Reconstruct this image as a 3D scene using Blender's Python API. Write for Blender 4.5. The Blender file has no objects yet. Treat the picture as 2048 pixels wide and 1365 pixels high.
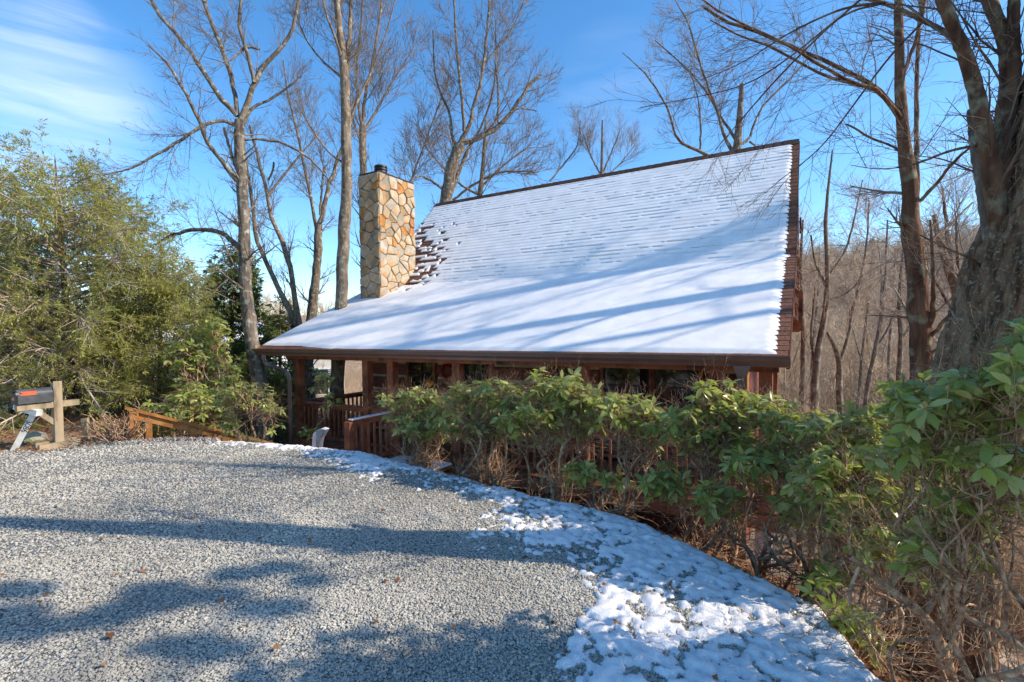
import bpy, bmesh, math, random
import numpy as np
from mathutils import Vector, Matrix
random.seed(7); RNG = np.random.default_rng(11)
sc = bpy.context.scene
COL = sc.collection
R = math.radians

# ---------------------------------------------------------------- camera
F, SHX, HSH, PITCH, ROLL, EYE = 996.86, 0.0, 13.72, R(1.8331), R(-0.6257), 1.65
TH = R(59.3276)
_r = Vector((1, 0, 0)); _u = Vector((0, math.sin(PITCH), math.cos(PITCH))); _f = Vector((0, math.cos(PITCH), -math.sin(PITCH)))
CR = _r * math.cos(ROLL) + _u * math.sin(ROLL)
CU = -_r * math.sin(ROLL) + _u * math.cos(ROLL)
cd = bpy.data.cameras.new('camera'); cam = bpy.data.objects.new('camera', cd); COL.objects.link(cam)
cam.matrix_world = Matrix(((CR.x, CU.x, -_f.x, 0), (CR.y, CU.y, -_f.y, 0), (CR.z, CU.z, -_f.z, EYE), (0, 0, 0, 1)))
cd.sensor_width = 36; cd.lens = 36 * F / 2048; cd.shift_y = HSH / 2048; cd.clip_start = 0.05; cd.clip_end = 3000
sc.camera = cam
CRn, CUn, Fn = np.array(CR), np.array(CU), np.array(_f)

def ray(px, py):
    x = (px - 1024) / F; y = (py - 682 - HSH) / F
    return CRn * x - CUn * y + Fn
def at(px, py, D):                       # the point seen at a photo pixel, D metres ahead of the camera
    d = ray(px, py); return np.array([0, 0, EYE]) + d * (D / d[1])
def atz(px, py, z=0.0):                  # ... on the level z
    d = ray(px, py); return np.array([0, 0, EYE]) + d * ((z - EYE) / d[2])
CT, ST = math.cos(TH), math.sin(TH)
def pq(x, y): return CT * x + ST * y, -ST * x + CT * y      # p: depth into the house, q: along its ridge
def xy(p, q): return CT * p - ST * q, ST * p + CT * q
def qx(px, p):                           # q on the plane p seen in photo column px
    u = (px - 1024) / F
    return p * (CT - u * ST) / (ST + u * CT)

# ---------------------------------------------------------------- light
SUN_AZ = math.atan2(-0.175, 0.985); SUN_EL = R(34)
sd = bpy.data.lights.new('sun', 'SUN'); sun = bpy.data.objects.new('sun', sd); COL.objects.link(sun)
sd.energy = 4.9; sd.angle = R(0.55); sd.color = (1.0, 0.88, 0.72)
sv = Vector((math.cos(SUN_AZ) * math.cos(SUN_EL), math.sin(SUN_AZ) * math.cos(SUN_EL), math.sin(SUN_EL)))
sun.rotation_euler = sv.to_track_quat('Z', 'Y').to_euler()
w = bpy.data.worlds.new('World'); sc.world = w; w.use_nodes = True
nt = w.node_tree; nt.nodes.clear()
def N(t, typ, **kw):
    n = t.nodes.new(typ)
    for k, v in kw.items(): setattr(n, k, v)
    return n
sky = N(nt, 'ShaderNodeTexSky', sky_type='NISHITA', sun_disc=False)
sky.sun_elevation = SUN_EL; sky.sun_rotation = math.pi / 2 - SUN_AZ
sky.altitude = 900; sky.air_density = 1.0; sky.dust_density = 0.8; sky.ozone_density = 2.2
hs = N(nt, 'ShaderNodeHueSaturation'); hs.inputs['Saturation'].default_value = 1.27; hs.inputs['Value'].default_value = 1.42
hs.inputs['Hue'].default_value = 0.498
nt.links.new(sky.outputs[0], hs.inputs['Color'])
tc = N(nt, 'ShaderNodeTexCoord'); mp = N(nt, 'ShaderNodeMapping')
mp.inputs['Scale'].default_value = (1.1, 1.6, 8.5); mp.inputs['Rotation'].default_value = (0, 0.08, 0.0)
mp.inputs['Location'].default_value = (2.35, 0.6, 1.42)
nt.links.new(tc.outputs['Generated'], mp.inputs[0])
n1 = N(nt, 'ShaderNodeTexNoise'); n1.inputs['Scale'].default_value = 2.0; n1.inputs['Detail'].default_value = 7; n1.inputs['Roughness'].default_value = .55; n1.inputs['Distortion'].default_value = .8
nt.links.new(mp.outputs[0], n1.inputs[0])
cr = N(nt, 'ShaderNodeValToRGB'); cr.color_ramp.elements[0].position = .74; cr.color_ramp.elements[1].position = .95
cr.color_ramp.elements[0].color = (0, 0, 0, 1); cr.color_ramp.elements[1].color = (.75, .75, .75, 1)
nt.links.new(n1.outputs['Fac'], cr.inputs[0])
# wisps of high cloud: streaky noise, thicker round a few directions of the sky
acc = None
for (cx_, cy_, hw_, amt) in ((90, 185, .011, .42), (120, 88, .003, .42), (1230, 185, .008, .10), (60, 265, .005, .4)):
    d_ = Vector(ray(cx_, cy_)).normalized(); vm = N(nt, 'ShaderNodeVectorMath', operation='DOT_PRODUCT'); nrm_ = N(nt, 'ShaderNodeVectorMath', operation='NORMALIZE')
    nt.links.new(tc.outputs['Generated'], nrm_.inputs[0]); nt.links.new(nrm_.outputs[0], vm.inputs[0]); vm.inputs[1].default_value = d_
    mr = N(nt, 'ShaderNodeMapRange', interpolation_type='SMOOTHSTEP'); mr.inputs['From Min'].default_value = 1 - hw_; mr.inputs['From Max'].default_value = 1.0; mr.inputs['To Max'].default_value = amt
    nt.links.new(vm.outputs['Value'], mr.inputs[0])
    if acc is None: acc = mr.outputs[0]
    else:
        ad = N(nt, 'ShaderNodeMath', operation='MAXIMUM'); nt.links.new(acc, ad.inputs[0]); nt.links.new(mr.outputs[0], ad.inputs[1]); acc = ad.outputs[0]
st_ = N(nt, 'ShaderNodeValToRGB'); st_.color_ramp.elements[0].position = .36; st_.color_ramp.elements[1].position = .66; nt.links.new(n1.outputs['Fac'], st_.inputs[0])
ml = N(nt, 'ShaderNodeMath', operation='MULTIPLY'); nt.links.new(acc, ml.inputs[0]); nt.links.new(st_.outputs[0], ml.inputs[1])
m2_ = N(nt, 'ShaderNodeMath', operation='MAXIMUM'); nt.links.new(ml.outputs[0], m2_.inputs[0]); nt.links.new(cr.outputs[0], m2_.inputs[1])
mx = N(nt, 'ShaderNodeMixRGB'); mx.inputs[2].default_value = (6.6, 7.1, 7.8, 1)
nt.links.new(m2_.outputs[0], mx.inputs[0]); nt.links.new(hs.outputs[0], mx.inputs[1])
bg = N(nt, 'ShaderNodeBackground'); bg.inputs[1].default_value = 0.15
nt.links.new(mx.outputs[0], bg.inputs[0]); ow = N(nt, 'ShaderNodeOutputWorld'); nt.links.new(bg.outputs[0], ow.inputs[0])
sc.view_settings.view_transform = 'Standard'; sc.view_settings.look = 'None'; sc.view_settings.gamma = 1
sc.view_settings.use_curve_mapping = False; sc.view_settings.exposure = 0.42
sc.render.engine = 'CYCLES'; sc.cycles.max_bounces = 6; sc.cycles.diffuse_bounces = 3; sc.cycles.transparent_max_bounces = 4

# ---------------------------------------------------------------- helpers
_lat = RNG.random((256, 256))
def vnoise(x, y):
    x = np.asarray(x, float); y = np.asarray(y, float)
    xi = np.floor(x).astype(int); yi = np.floor(y).astype(int); fx = x - xi; fy = y - yi
    fx = fx * fx * (3 - 2 * fx); fy = fy * fy * (3 - 2 * fy)
    a = _lat[xi % 256, yi % 256]; b = _lat[(xi + 1) % 256, yi % 256]; c = _lat[xi % 256, (yi + 1) % 256]; d = _lat[(xi + 1) % 256, (yi + 1) % 256]
    return (a * (1 - fx) + b * fx) * (1 - fy) + (c * (1 - fx) + d * fx) * fy
def fbm(x, y, o=4, s=0.0):
    r = 0; a = .5; t = 0
    for k in range(o):
        r = r + a * vnoise(x * 2 ** k + 17.3 * k + s, y * 2 ** k + 9.1 * k + s); t += a; a *= .5
    return r / t
def sstep(a, b, x):
    t = np.clip((x - a) / (b - a), 0, 1); return t * t * (3 - 2 * t)

def mesh_from(name, V, Fc, mats, smooth=False, midx=None, attrs=None):
    """V (n,3); Fc a list of arrays (m,k) of equal-size faces"""
    if isinstance(Fc, np.ndarray): Fc = [Fc]
    Fc = [f for f in Fc if len(f)]
    me = bpy.data.meshes.new(name)
    V = np.asarray(V, np.float32); me.vertices.add(len(V)); me.vertices.foreach_set('co', V.ravel())
    li = np.concatenate([f.ravel() for f in Fc]) if Fc else np.zeros(0, int)
    sizes = np.concatenate([np.full(len(f), f.shape[1]) for f in Fc]) if Fc else np.zeros(0, int)
    me.loops.add(len(li)); me.loops.foreach_set('vertex_index', li.astype(np.int32))
    me.polygons.add(len(sizes)); st = np.concatenate([[0], np.cumsum(sizes)[:-1]]) if len(sizes) else sizes
    me.polygons.foreach_set('loop_start', st.astype(np.int32)); me.polygons.foreach_set('loop_total', sizes.astype(np.int32))
    me.polygons.foreach_set('use_smooth', np.full(len(sizes), bool(smooth)))
    if midx is not None: me.polygons.foreach_set('material_index', np.asarray(midx, np.int32))
    for m in (mats if isinstance(mats, (list, tuple)) else [mats]): me.materials.append(m)
    if attrs:
        for k, v in attrs.items():
            a = me.attributes.new(k, 'FLOAT', 'POINT'); a.data.foreach_set('value', np.asarray(v, np.float32))
    me.update(calc_edges=True); me.validate()
    return me
def obj(name, me, parent=None, loc=None, kind=None):
    o = bpy.data.objects.new(name, me); COL.objects.link(o)
    if parent is not None: o.parent = parent
    if loc is not None: o.location = loc
    if kind: o['kind'] = kind
    return o
def tag(o, label, cat=None, group=None, kind=None):
    o['label'] = label
    if cat: o['category'] = cat
    if group: o['group'] = group
    if kind: o['kind'] = kind
    return o
def empty(name, label, cat, loc=(0, 0, 0), rz=0, group=None):
    o = bpy.data.objects.new(name, None); COL.objects.link(o); o.location = [float(v) for v in loc]; o.rotation_euler = (0, 0, rz)
    o.empty_display_size = .1
    return tag(o, label, cat, group)
BOXF = np.array([[0, 3, 2, 1], [4, 5, 6, 7], [0, 1, 5, 4], [1, 2, 6, 5], [2, 3, 7, 6], [3, 0, 4, 7]])
class MB:
    def __init__(s): s.V = []; s.Q = []; s.T = []; s.n = 0; s.G = []
    def raw(s, V, Q=None, T=None):
        V = np.asarray(V, float)
        if Q is not None and len(Q): s.Q.append(np.asarray(Q) + s.n)
        if T is not None and len(T): s.T.append(np.asarray(T) + s.n)
        s.V.append(V); s.n += len(V); return s
    def box(s, a, b):
        x0, y0, z0 = a; x1, y1, z1 = b
        if x0 > x1: x0, x1 = x1, x0
        if y0 > y1: y0, y1 = y1, y0
        if z0 > z1: z0, z1 = z1, z0
        return s.raw([[x0, y0, z0], [x1, y0, z0], [x1, y1, z0], [x0, y1, z0], [x0, y0, z1], [x1, y0, z1], [x1, y1, z1], [x0, y1, z1]], BOXF)
    def bar(s, a, b, w, h, up=(0, 0, 1)):      # box beam from a to b, w across, h along up
        a = Vector(a); b = Vector(b); d = (b - a).normalized(); x = d.cross(Vector(up)).normalized(); z = x.cross(d)
        V = []
        for c in (a, b):
            for sx, sz in ((-1, -1), (1, -1), (1, 1), (-1, 1)): V.append(c + x * sx * w / 2 + z * sz * h / 2)
        return s.raw([list(v) for v in V], [[0, 1, 2, 3], [7, 6, 5, 4], [0, 4, 5, 1], [1, 5, 6, 2], [2, 6, 7, 3], [3, 7, 4, 0]])
    def prism(s, prof, axis_fn, t0, t1):       # closed 2D profile extruded
        n = len(prof); V = [axis_fn(u, v, t0) for u, v in prof] + [axis_fn(u, v, t1) for u, v in prof]
        s.raw(V, [[i, (i + 1) % n, n + (i + 1) % n, n + i] for i in range(n)])
        s.G.append([list(range(s.n - 2 * n, s.n - n))[::-1], list(range(s.n - n, s.n))]); return s
    def tube(s, P, r, k=8, cap=True):
        V, Q = tubes(np.array(P, float)[None], np.array(r, float)[None] if np.ndim(r) else np.full((1, len(P)), r), k)
        base = s.n; s.raw(V, Q)
        if cap: s.G.append([list(range(base, base + k))[::-1], list(range(s.n - k, s.n))])
        return s
    def mesh(s, name, mat, smooth=False, attrs=None):
        V = np.concatenate(s.V); Fc = []
        if s.Q: Fc.append(np.concatenate(s.Q))
        if s.T: Fc.append(np.concatenate(s.T))
        for g in s.G:
            for f in g: Fc.append(np.array([f]))
        return mesh_from(name, V, Fc, mat, smooth, attrs=attrs)
    def build(s, name, mat, parent=None, smooth=False, kind=None, loc=None):
        return obj(name, s.mesh(name, mat, smooth), parent, loc, kind)

def tubes(P, Rd, k):
    """P (B,n,3) polylines, Rd (B,n) radii -> verts, quads"""
    B, n, _ = P.shape
    T = np.empty_like(P); T[:, 1:-1] = P[:, 2:] - P[:, :-2]; T[:, 0] = P[:, 1] - P[:, 0]; T[:, -1] = P[:, -1] - P[:, -2]
    T /= np.linalg.norm(T, axis=2, keepdims=True) + 1e-9
    ref = np.zeros((B, 1, 3)); m = P[:, -1] - P[:, 0]; m = m / (np.linalg.norm(m, axis=1, keepdims=True) + 1e-9)
    ref[:, 0, 0] = 1; bad = np.abs(m[:, 0]) > .8; ref[bad, 0] = (0, 1, 0)
    X = np.cross(T, ref); X /= np.linalg.norm(X, axis=2, keepdims=True) + 1e-9; Y = np.cross(T, X)
    a = np.arange(k) * 2 * np.pi / k
    V = P[:, :, None] + Rd[:, :, None, None] * (np.cos(a)[None, None, :, None] * X[:, :, None] + np.sin(a)[None, None, :, None] * Y[:, :, None])
    V = V.reshape(-1, 3)
    i = np.arange(n - 1)[:, None] * k + np.arange(k)[None]; j = np.arange(n - 1)[:, None] * k + (np.arange(k)[None] + 1) % k
    q = np.stack([i, j, j + k, i + k], -1).reshape(-1, 4)
    Q = (q[None] + (np.arange(B) * n * k)[:, None, None]).reshape(-1, 4)
    return V, Q
def resample(P, n):
    P = np.asarray(P, float); d = np.r_[0, np.cumsum(np.linalg.norm(np.diff(P[:, :3], axis=0), axis=1))]
    t = np.linspace(0, d[-1], n); return np.stack([np.interp(t, d, P[:, c]) for c in range(P.shape[1])], 1)
def smoothline(P, n):
    P = np.asarray(P, float); Q = P
    for _ in range(2):
        if len(Q) < 3: break
        A = Q[:-1] * .75 + Q[1:] * .25; B = Q[:-1] * .25 + Q[1:] * .75
        Q = np.concatenate([P[:1], np.stack([A, B], 1).reshape(-1, P.shape[1])[1:-1], P[-1:]])
    return resample(Q, n)
def grow(P, Rd, count, length, ang, tmin=.2, tmax=1., n=5, up=.0, wig=.12, rfac=.45, rmin=.0015, ends=False, rng=RNG, lenpow=.5):
    """child branches off parents P (B,n,3), Rd (B,n)"""
    B, m, _ = P.shape
    L = np.linalg.norm(np.diff(P, axis=1), axis=2).sum(1)
    idx = rng.choice(B, count, p=L / L.sum())
    t = tmin + (tmax - tmin) * rng.random(count) ** .8
    x = t * (m - 1); i = np.minimum(x.astype(int), m - 2); f = (x - i)[:, None]
    S = P[idx, i] * (1 - f) + P[idx, i + 1] * f; r0 = Rd[idx, i] * (1 - f[:, 0]) + Rd[idx, i + 1] * f[:, 0]
    T = P[idx, i + 1] - P[idx, i]; T /= np.linalg.norm(T, axis=1, keepdims=True) + 1e-9
    rv = rng.normal(size=(count, 3)); pr = rv - (rv * T).sum(1, keepdims=True) * T; pr /= np.linalg.norm(pr, axis=1, keepdims=True) + 1e-9
    a = np.radians(rng.uniform(ang[0], ang[1], count))[:, None]
    D = T * np.cos(a) + pr * np.sin(a) ; D[:, 2] += up; D /= np.linalg.norm(D, axis=1, keepdims=True)
    ln = rng.uniform(length[0], length[1], count) * (1.15 - .6 * t)
    out = np.empty((count, n, 3)); out[:, 0] = S; st = (ln / (n - 1))[:, None]
    for k in range(1, n):
        out[:, k] = out[:, k - 1] + D * st
        D = D + rng.normal(size=(count, 3)) * wig; D[:, 2] += up * .35; D /= np.linalg.norm(D, axis=1, keepdims=True)
    rr = np.maximum(r0 * rfac, rmin)[:, None] * np.linspace(1, .35, n)[None]
    return out, np.maximum(rr, rmin * .6)

# ---------------------------------------------------------------- materials
def mat(name, cols, scale=6, rough=.8, bump=.2, bscale=None, stretch=(1, 1, 1), detail=6, lo=.35, hi=.65, coord='Object', bdist=.01, spec=.3, rnd=0, metal=0, second=None, obrnd=False):
    m = bpy.data.materials.new(name); m.use_nodes = True; t = m.node_tree; b = t.nodes['Principled BSDF']
    b.inputs['Roughness'].default_value = rough; b.inputs['Specular IOR Level'].default_value = spec; b.inputs['Metallic'].default_value = metal
    tc = N(t, 'ShaderNodeTexCoord'); mp = N(t, 'ShaderNodeMapping'); mp.inputs['Scale'].default_value = stretch
    t.links.new(tc.outputs[coord], mp.inputs[0])
    if obrnd:
        oi = N(t, 'ShaderNodeObjectInfo'); t.links.new(oi.outputs['Random'], mp.inputs['Location'])
        vm = N(t, 'ShaderNodeVectorMath', operation='SCALE'); cx = N(t, 'ShaderNodeCombineXYZ')
        for i_ in range(3): t.links.new(oi.outputs['Random'], cx.inputs[i_])
        vm.inputs['Scale'].default_value = 37; t.links.new(cx.outputs[0], vm.inputs[0]); t.links.new(vm.outputs[0], mp.inputs['Location'])
    n = N(t, 'ShaderNodeTexNoise'); n.inputs['Scale'].default_value = scale; n.inputs['Detail'].default_value = detail; n.inputs['Roughness'].default_value = .6
    t.links.new(mp.outputs[0], n.inputs[0])
    r = N(t, 'ShaderNodeValToRGB'); e = r.color_ramp.elements
    for i, c in enumerate(cols):
        pos = lo + (hi - lo) * i / max(1, len(cols) - 1)
        if i < 2: e[i].position = pos; e[i].color = (*c, 1)
        else: q = e.new(pos); q.color = (*c, 1)
    t.links.new(n.outputs['Fac'], r.inputs[0]); out = r.outputs[0]
    if second:                      # a second layer: (colour, scale, lo, hi)
        n2 = N(t, 'ShaderNodeTexNoise'); n2.inputs['Scale'].default_value = second[1]; n2.inputs['Detail'].default_value = 5
        t.links.new(tc.outputs[coord], n2.inputs[0]); r2 = N(t, 'ShaderNodeValToRGB')
        r2.color_ramp.elements[0].position = second[2]; r2.color_ramp.elements[1].position = second[3]
        t.links.new(n2.outputs['Fac'], r2.inputs[0]); mm = N(t, 'ShaderNodeMixRGB'); mm.inputs[2].default_value = (*second[0], 1)
        t.links.new(r2.outputs[0], mm.inputs[0]); t.links.new(out, mm.inputs[1]); out = mm.outputs[0]
    if rnd:
        oi = N(t, 'ShaderNodeObjectInfo'); h = N(t, 'ShaderNodeHueSaturation'); mr = N(t, 'ShaderNodeMapRange')
        mr.inputs['To Min'].default_value = 1 - rnd; mr.inputs['To Max'].default_value = 1 + rnd
        t.links.new(oi.outputs['Random'], mr.inputs[0]); t.links.new(mr.outputs[0], h.inputs['Value']); t.links.new(out, h.inputs['Color']); out = h.outputs[0]
    t.links.new(out, b.inputs['Base Color'])
    if bump:
        bs = N(t, 'ShaderNodeTexNoise'); bs.inputs['Scale'].default_value = bscale or scale * 2; bs.inputs['Detail'].default_value = 5
        t.links.new(mp.outputs[0], bs.inputs[0]); bp = N(t, 'ShaderNodeBump'); bp.inputs['Strength'].default_value = bump; bp.inputs['Distance'].default_value = bdist
        t.links.new(bs.outputs['Fac'], bp.inputs['Height']); t.links.new(bp.outputs[0], b.inputs['Normal'])
    return m
M = {}
M['wood'] = mat('stained_wood', [(.15, .045, .022), (.28, .085, .038), (.34, .12, .055)], 5, .6, .3, 14, (1, 1, 1), second=((.06, .02, .012), 2.2, .5, .75), obrnd=True)
M['wood_dark'] = mat('dark_stained_wood', [(.05, .016, .010), (.10, .03, .016)], 5, .6, .3, 14, obrnd=True)
M['wood_fresh'] = mat('orange_stained_wood', [(.22, .085, .02), (.42, .18, .05)], 6, .6, .3, 16, obrnd=True)
M['wood_grey'] = mat('weathered_wood', [(.16, .12, .08), (.36, .27, .17), (.42, .31, .20)], 7, .85, .4, 20, (1, 1, .25), second=((.16, .17, .08), 3, .5, .7), obrnd=True)
M['wood_mossy'] = mat('mossy_rail_wood', [(.12, .09, .05), (.30, .22, .09)], 7, .85, .4, 20, second=((.22, .22, .05), 5, .4, .6), obrnd=True)
M['log'] = mat('hewn_log', [(.13, .035, .024), (.20, .058, .036), (.25, .08, .05)], 5, .7, .5, 9, (1, 1, 3), obrnd=True, rnd=.15, bdist=.02)
M['chink'] = mat('chinking', [(.36, .28, .20), (.46, .37, .27)], 9, .9, .3, 30)
M['post_grey'] = mat('painted_post', [(.36, .29, .28), (.46, .39, .38)], 8, .7, .15, 25)
M['gutter'] = mat('gutter_metal', [(.13, .062, .046), (.16, .08, .06)], 3, .32, .02, 8, spec=.6)
M['fascia'] = mat('fascia_board', [(.20, .065, .033), (.34, .12, .055)], 4, .65, .3, 14, second=((.05, .02, .014), 3, .55, .7), obrnd=True)
M['shingle'] = mat('brown_shingle', [(.08, .032, .02), (.16, .065, .036), (.23, .10, .055)], 30, .9, .6, 160, rnd=.22, obrnd=True, bdist=.004)
M['ridgecap'] = mat('ridge_cap_shingle', [(.03, .018, .014), (.09, .035, .024)], 12, .9, .6, 150, rnd=.3, obrnd=True, second=((.05, .06, .025), 4, .5, .7))
M['deck'] = mat('deck_board', [(.12, .05, .025), (.25, .12, .05)], 5, .6, .2, 12, obrnd=True, rnd=.15)
M['black'] = mat('black_metal', [(.010, .010, .011), (.022, .022, .024)], 6, .4, .1)
M['flash'] = mat('chimney_mortar', [(.05, .04, .03), (.11, .09, .065)], 16, .95, .5, 50)
M['mailbox'] = mat('mailbox_grey', [(.055, .057, .061), (.09, .093, .098)], 8, .5, .1)
M['orange'] = mat('orange_red_flag', [(.55, .08, .03), (.7, .13, .05)], 20, .6, 0)
M['white'] = mat('white_paint', [(.62, .60, .55), (.80, .79, .74)], 9, .7, .2, 25, second=((.35, .34, .27), 5, .55, .75))
M['ink'] = mat('black_paint', [(.02, .02, .02), (.03, .03, .03)], 5, .6, 0)
M['rock'] = mat('mossy_rock', [(.16, .15, .12), (.36, .34, .27)], 5, .9, .8, 14, second=((.25, .26, .12), 3, .5, .7), bdist=.03)
M['edging'] = mat('brown_edging_stone', [(.13, .085, .06), (.30, .21, .16)], 5, .9, .8, 14, second=((.75, .75, .75), 4, .55, .62))
M['pumpkin'] = mat('pumpkin', [(.75, .22, .01), (.9, .32, .02)], 6, .5, .1)
M['redberry'] = mat('red_berry', [(.35, .02, .015), (.5, .04, .02)], 10, .5, 0)
M['chair'] = mat('red_paint_wood', [(.40, .05, .02), (.55, .09, .03)], 5, .5, .1)
M['lamp'] = mat('grey_cast_metal', [(.10, .11, .13), (.18, .19, .22)], 9, .6, .2)
M['siding'] = mat('pale_siding', [(.50, .48, .44), (.62, .60, .56)], 3, .8, .1)
M['darkwood'] = mat('dark_weathered_fence', [(.04, .035, .03), (.09, .07, .055)], 6, .9, .3, 20, obrnd=True)
def bark(name, cols, lichen, sc_=14, dist=.03, lo=.52, hi=.7, bscale=18, lscale=9):
    m = mat(name, cols, sc_, .92, .9, bscale, (1, 1, .22), lo=.3, hi=.7, second=(lichen, lscale, lo, hi), bdist=dist); return m
M['bark1'] = bark('grey_bark', [(.045, .033, .025), (.15, .115, .085), (.24, .19, .145)], (.36, .36, .28), 10)
M['bark2'] = bark('tan_bark', [(.055, .038, .025), (.18, .13, .09), (.29, .225, .16)], (.33, .30, .22), 12)
M['bark3'] = bark('reddish_bark', [(.04, .018, .012), (.13, .06, .032), (.24, .13, .075)], (.27, .24, .15), 12)
M['bark4'] = bark('rough_oak_bark', [(.035, .019, .010), (.22, .125, .072), (.36, .225, .135)], (.30, .26, .17), 16, .05, .56, .64, 20, 46)
M['twig'] = mat('grey_twig', [(.30, .23, .175), (.56, .46, .375)], 3, .85, 0, coord='Object')
M['twig_far'] = mat('golden_twig', [(.36, .26, .17), (.62, .47, .33)], 3, .85, 0)
M['twig_mid'] = mat('brown_twig', [(.13, .095, .07), (.30, .235, .18)], 3, .85, 0)
M['twig_dark'] = mat('dark_twig', [(.09, .055, .04), (.24, .17, .12)], 3, .85, 0)
M['stem'] = mat('rhododendron_stem', [(.14, .065, .035), (.36, .215, .125), (.52, .37, .24)], 22, .85, .8, 60)
M['snow'] = mat('snow', [(.76, .74, .725), (.87, .85, .83)], 8, .6, .8, 150, spec=.2, bdist=.008)
M['snow_roof'] = mat('roof_snow', [(.76, .735, .715), (.87, .845, .82)], 3, .6, .35, 90, spec=.25, bdist=.003)
# the snow scatters a little light below its surface
for k in ('snow', 'snow_roof'):
    b = M[k].node_tree.nodes['Principled BSDF']; b.inputs['Sheen Weight'].default_value = 0.0

def leafmat(name, top, under, trans, rough=.35, attr=True):
    m = bpy.data.materials.new(name); m.use_nodes = True; t = m.node_tree; b = t.nodes['Principled BSDF']
    b.inputs['Roughness'].default_value = rough; b.inputs['Specular IOR Level'].default_value = .38
    at_ = N(t, 'ShaderNodeAttribute', attribute_name='tint'); oi = N(t, 'ShaderNodeObjectInfo')
    ad = N(t, 'ShaderNodeMath', operation='ADD'); t.links.new(at_.outputs['Fac'], ad.inputs[0]); t.links.new(oi.outputs['Random'], ad.inputs[1])
    fr = N(t, 'ShaderNodeMath', operation='FRACT'); t.links.new(ad.outputs[0], fr.inputs[0])
    r = N(t, 'ShaderNodeValToRGB'); e = r.color_ramp.elements
    for i, c in enumerate(top):
        p = i / (len(top) - 1)
        if i < 2: e[i].position = p; e[i].color = (*c, 1)
        else: e.new(p).color = (*c, 1)
    e[1].position = 1 / (len(top) - 1)
    t.links.new(fr.outputs[0], r.inputs[0])
    ge = N(t, 'ShaderNodeNewGeometry'); mm = N(t, 'ShaderNodeMixRGB'); mm.inputs[2].default_value = (*under, 1)
    t.links.new(ge.outputs['Backfacing'], mm.inputs[0]); t.links.new(r.outputs[0], mm.inputs[1]); t.links.new(mm.outputs[0], b.inputs['Base Color'])
    tr = N(t, 'ShaderNodeBsdfTranslucent'); tr.inputs[0].default_value = (*trans, 1)
    ms = N(t, 'ShaderNodeMixShader'); ms.inputs[0].default_value = .32
    o = t.nodes['Material Output']; t.links.new(b.outputs[0], ms.inputs[1]); t.links.new(tr.outputs[0], ms.inputs[2]); t.links.new(ms.outputs[0], o.inputs[0])
    return m
M['rhodo'] = leafmat('rhododendron_leaf', [(.16, .21, .05), (.30, .33, .07), (.18, .23, .055), (.44, .45, .12), (.08, .12, .035), (.55, .52, .20), (.22, .25, .065)], (.46, .45, .19), (.50, .60, .08), .28)
M['hemlock'] = leafmat('hemlock_needles', [(.14, .16, .04), (.26, .27, .065), (.33, .32, .08), (.40, .37, .11), (.18, .20, .05), (.36, .29, .12)], (.36, .36, .13), (.55, .54, .12), .6)
M['spruce'] = leafmat('spruce_needles', [(.06, .09, .02), (.12, .155, .035), (.18, .20, .045), (.07, .10, .025)], (.18, .21, .07), (.16, .24, .04), .6)
M['bud'] = mat('pale_green_bud', [(.28, .24, .07), (.42, .32, .14)], 12, .5, .1)
M['litter'] = leafmat('fallen_leaves', [(.16, .06, .025), (.30, .13, .05), (.38, .17, .07), (.22, .12, .07), (.45, .26, .12)], (.34, .20, .12), (.3, .12, .04), .8)

# glass
m = bpy.data.materials.new('window_glass'); m.use_nodes = True; b = m.node_tree.nodes['Principled BSDF']
b.inputs['Base Color'].default_value = (.012, .014, .017, 1); b.inputs['Roughness'].default_value = .04; b.inputs['Specular IOR Level'].default_value = .9
M['glass'] = m

# stone of the chimney: colour differs from stone to stone
def stone_mat():
    m = mat('chimney_stone', [(.27, .22, .16), (.52, .44, .33)], 5, .85, .6, 22, lo=.3, hi=.7, obrnd=True, bdist=.01)
    t = m.node_tree; b = t.nodes['Principled BSDF']; src = b.inputs['Base Color'].links[0].from_socket
    oi = N(t, 'ShaderNodeObjectInfo'); r = N(t, 'ShaderNodeValToRGB'); r.color_ramp.interpolation = 'CONSTANT'
    e = r.color_ramp.elements; cols = [(0, (1, 1, 1)), (.25, (1.0, .9, .74)), (.42, (.66, .62, .58)), (.55, (1.1, 1.04, .95)), (.70, (1.1, .58, .22)), (.80, (.85, .68, .48)), (.88, (.76, .74, .72)), (.96, (.9, .45, .2))]
    e[0].position = 0; e[0].color = (*cols[0][1], 1); e[1].position = cols[1][0]; e[1].color = (*cols[1][1], 1)
    for p, c in cols[2:]: e.new(p).color = (*c, 1)
    t.links.new(oi.outputs['Random'], r.inputs[0])
    mu = N(t, 'ShaderNodeMixRGB', blend_type='MULTIPLY'); mu.inputs[0].default_value = 1
    t.links.new(src, mu.inputs[1]); t.links.new(r.outputs[0], mu.inputs[2])
    n = N(t, 'ShaderNodeTexNoise'); n.inputs['Scale'].default_value = 3.5; tc = N(t, 'ShaderNodeTexCoord'); t.links.new(tc.outputs['Object'], n.inputs[0])
    rr = N(t, 'ShaderNodeValToRGB'); rr.color_ramp.elements[0].position = .55; rr.color_ramp.elements[1].position = .68
    rr.color_ramp.elements[1].color = (.85, .85, .85, 1)
    t.links.new(n.outputs['Fac'], rr.inputs[0]); m2 = N(t, 'ShaderNodeMixRGB'); m2.inputs[2].default_value = (.55, .26, .08, 1)
    t.links.new(rr.outputs[0], m2.inputs[0]); t.links.new(mu.outputs[0], m2.inputs[1]); t.links.new(m2.outputs[0], b.inputs['Base Color'])
    return m
M['stone'] = stone_mat()
M['gravel'] = mat('gravel_stone', [(.35, .325, .27), (.50, .465, .39)], 20, .85, .3, 60, rnd=.24, obrnd=True, bdist=.002)

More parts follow.
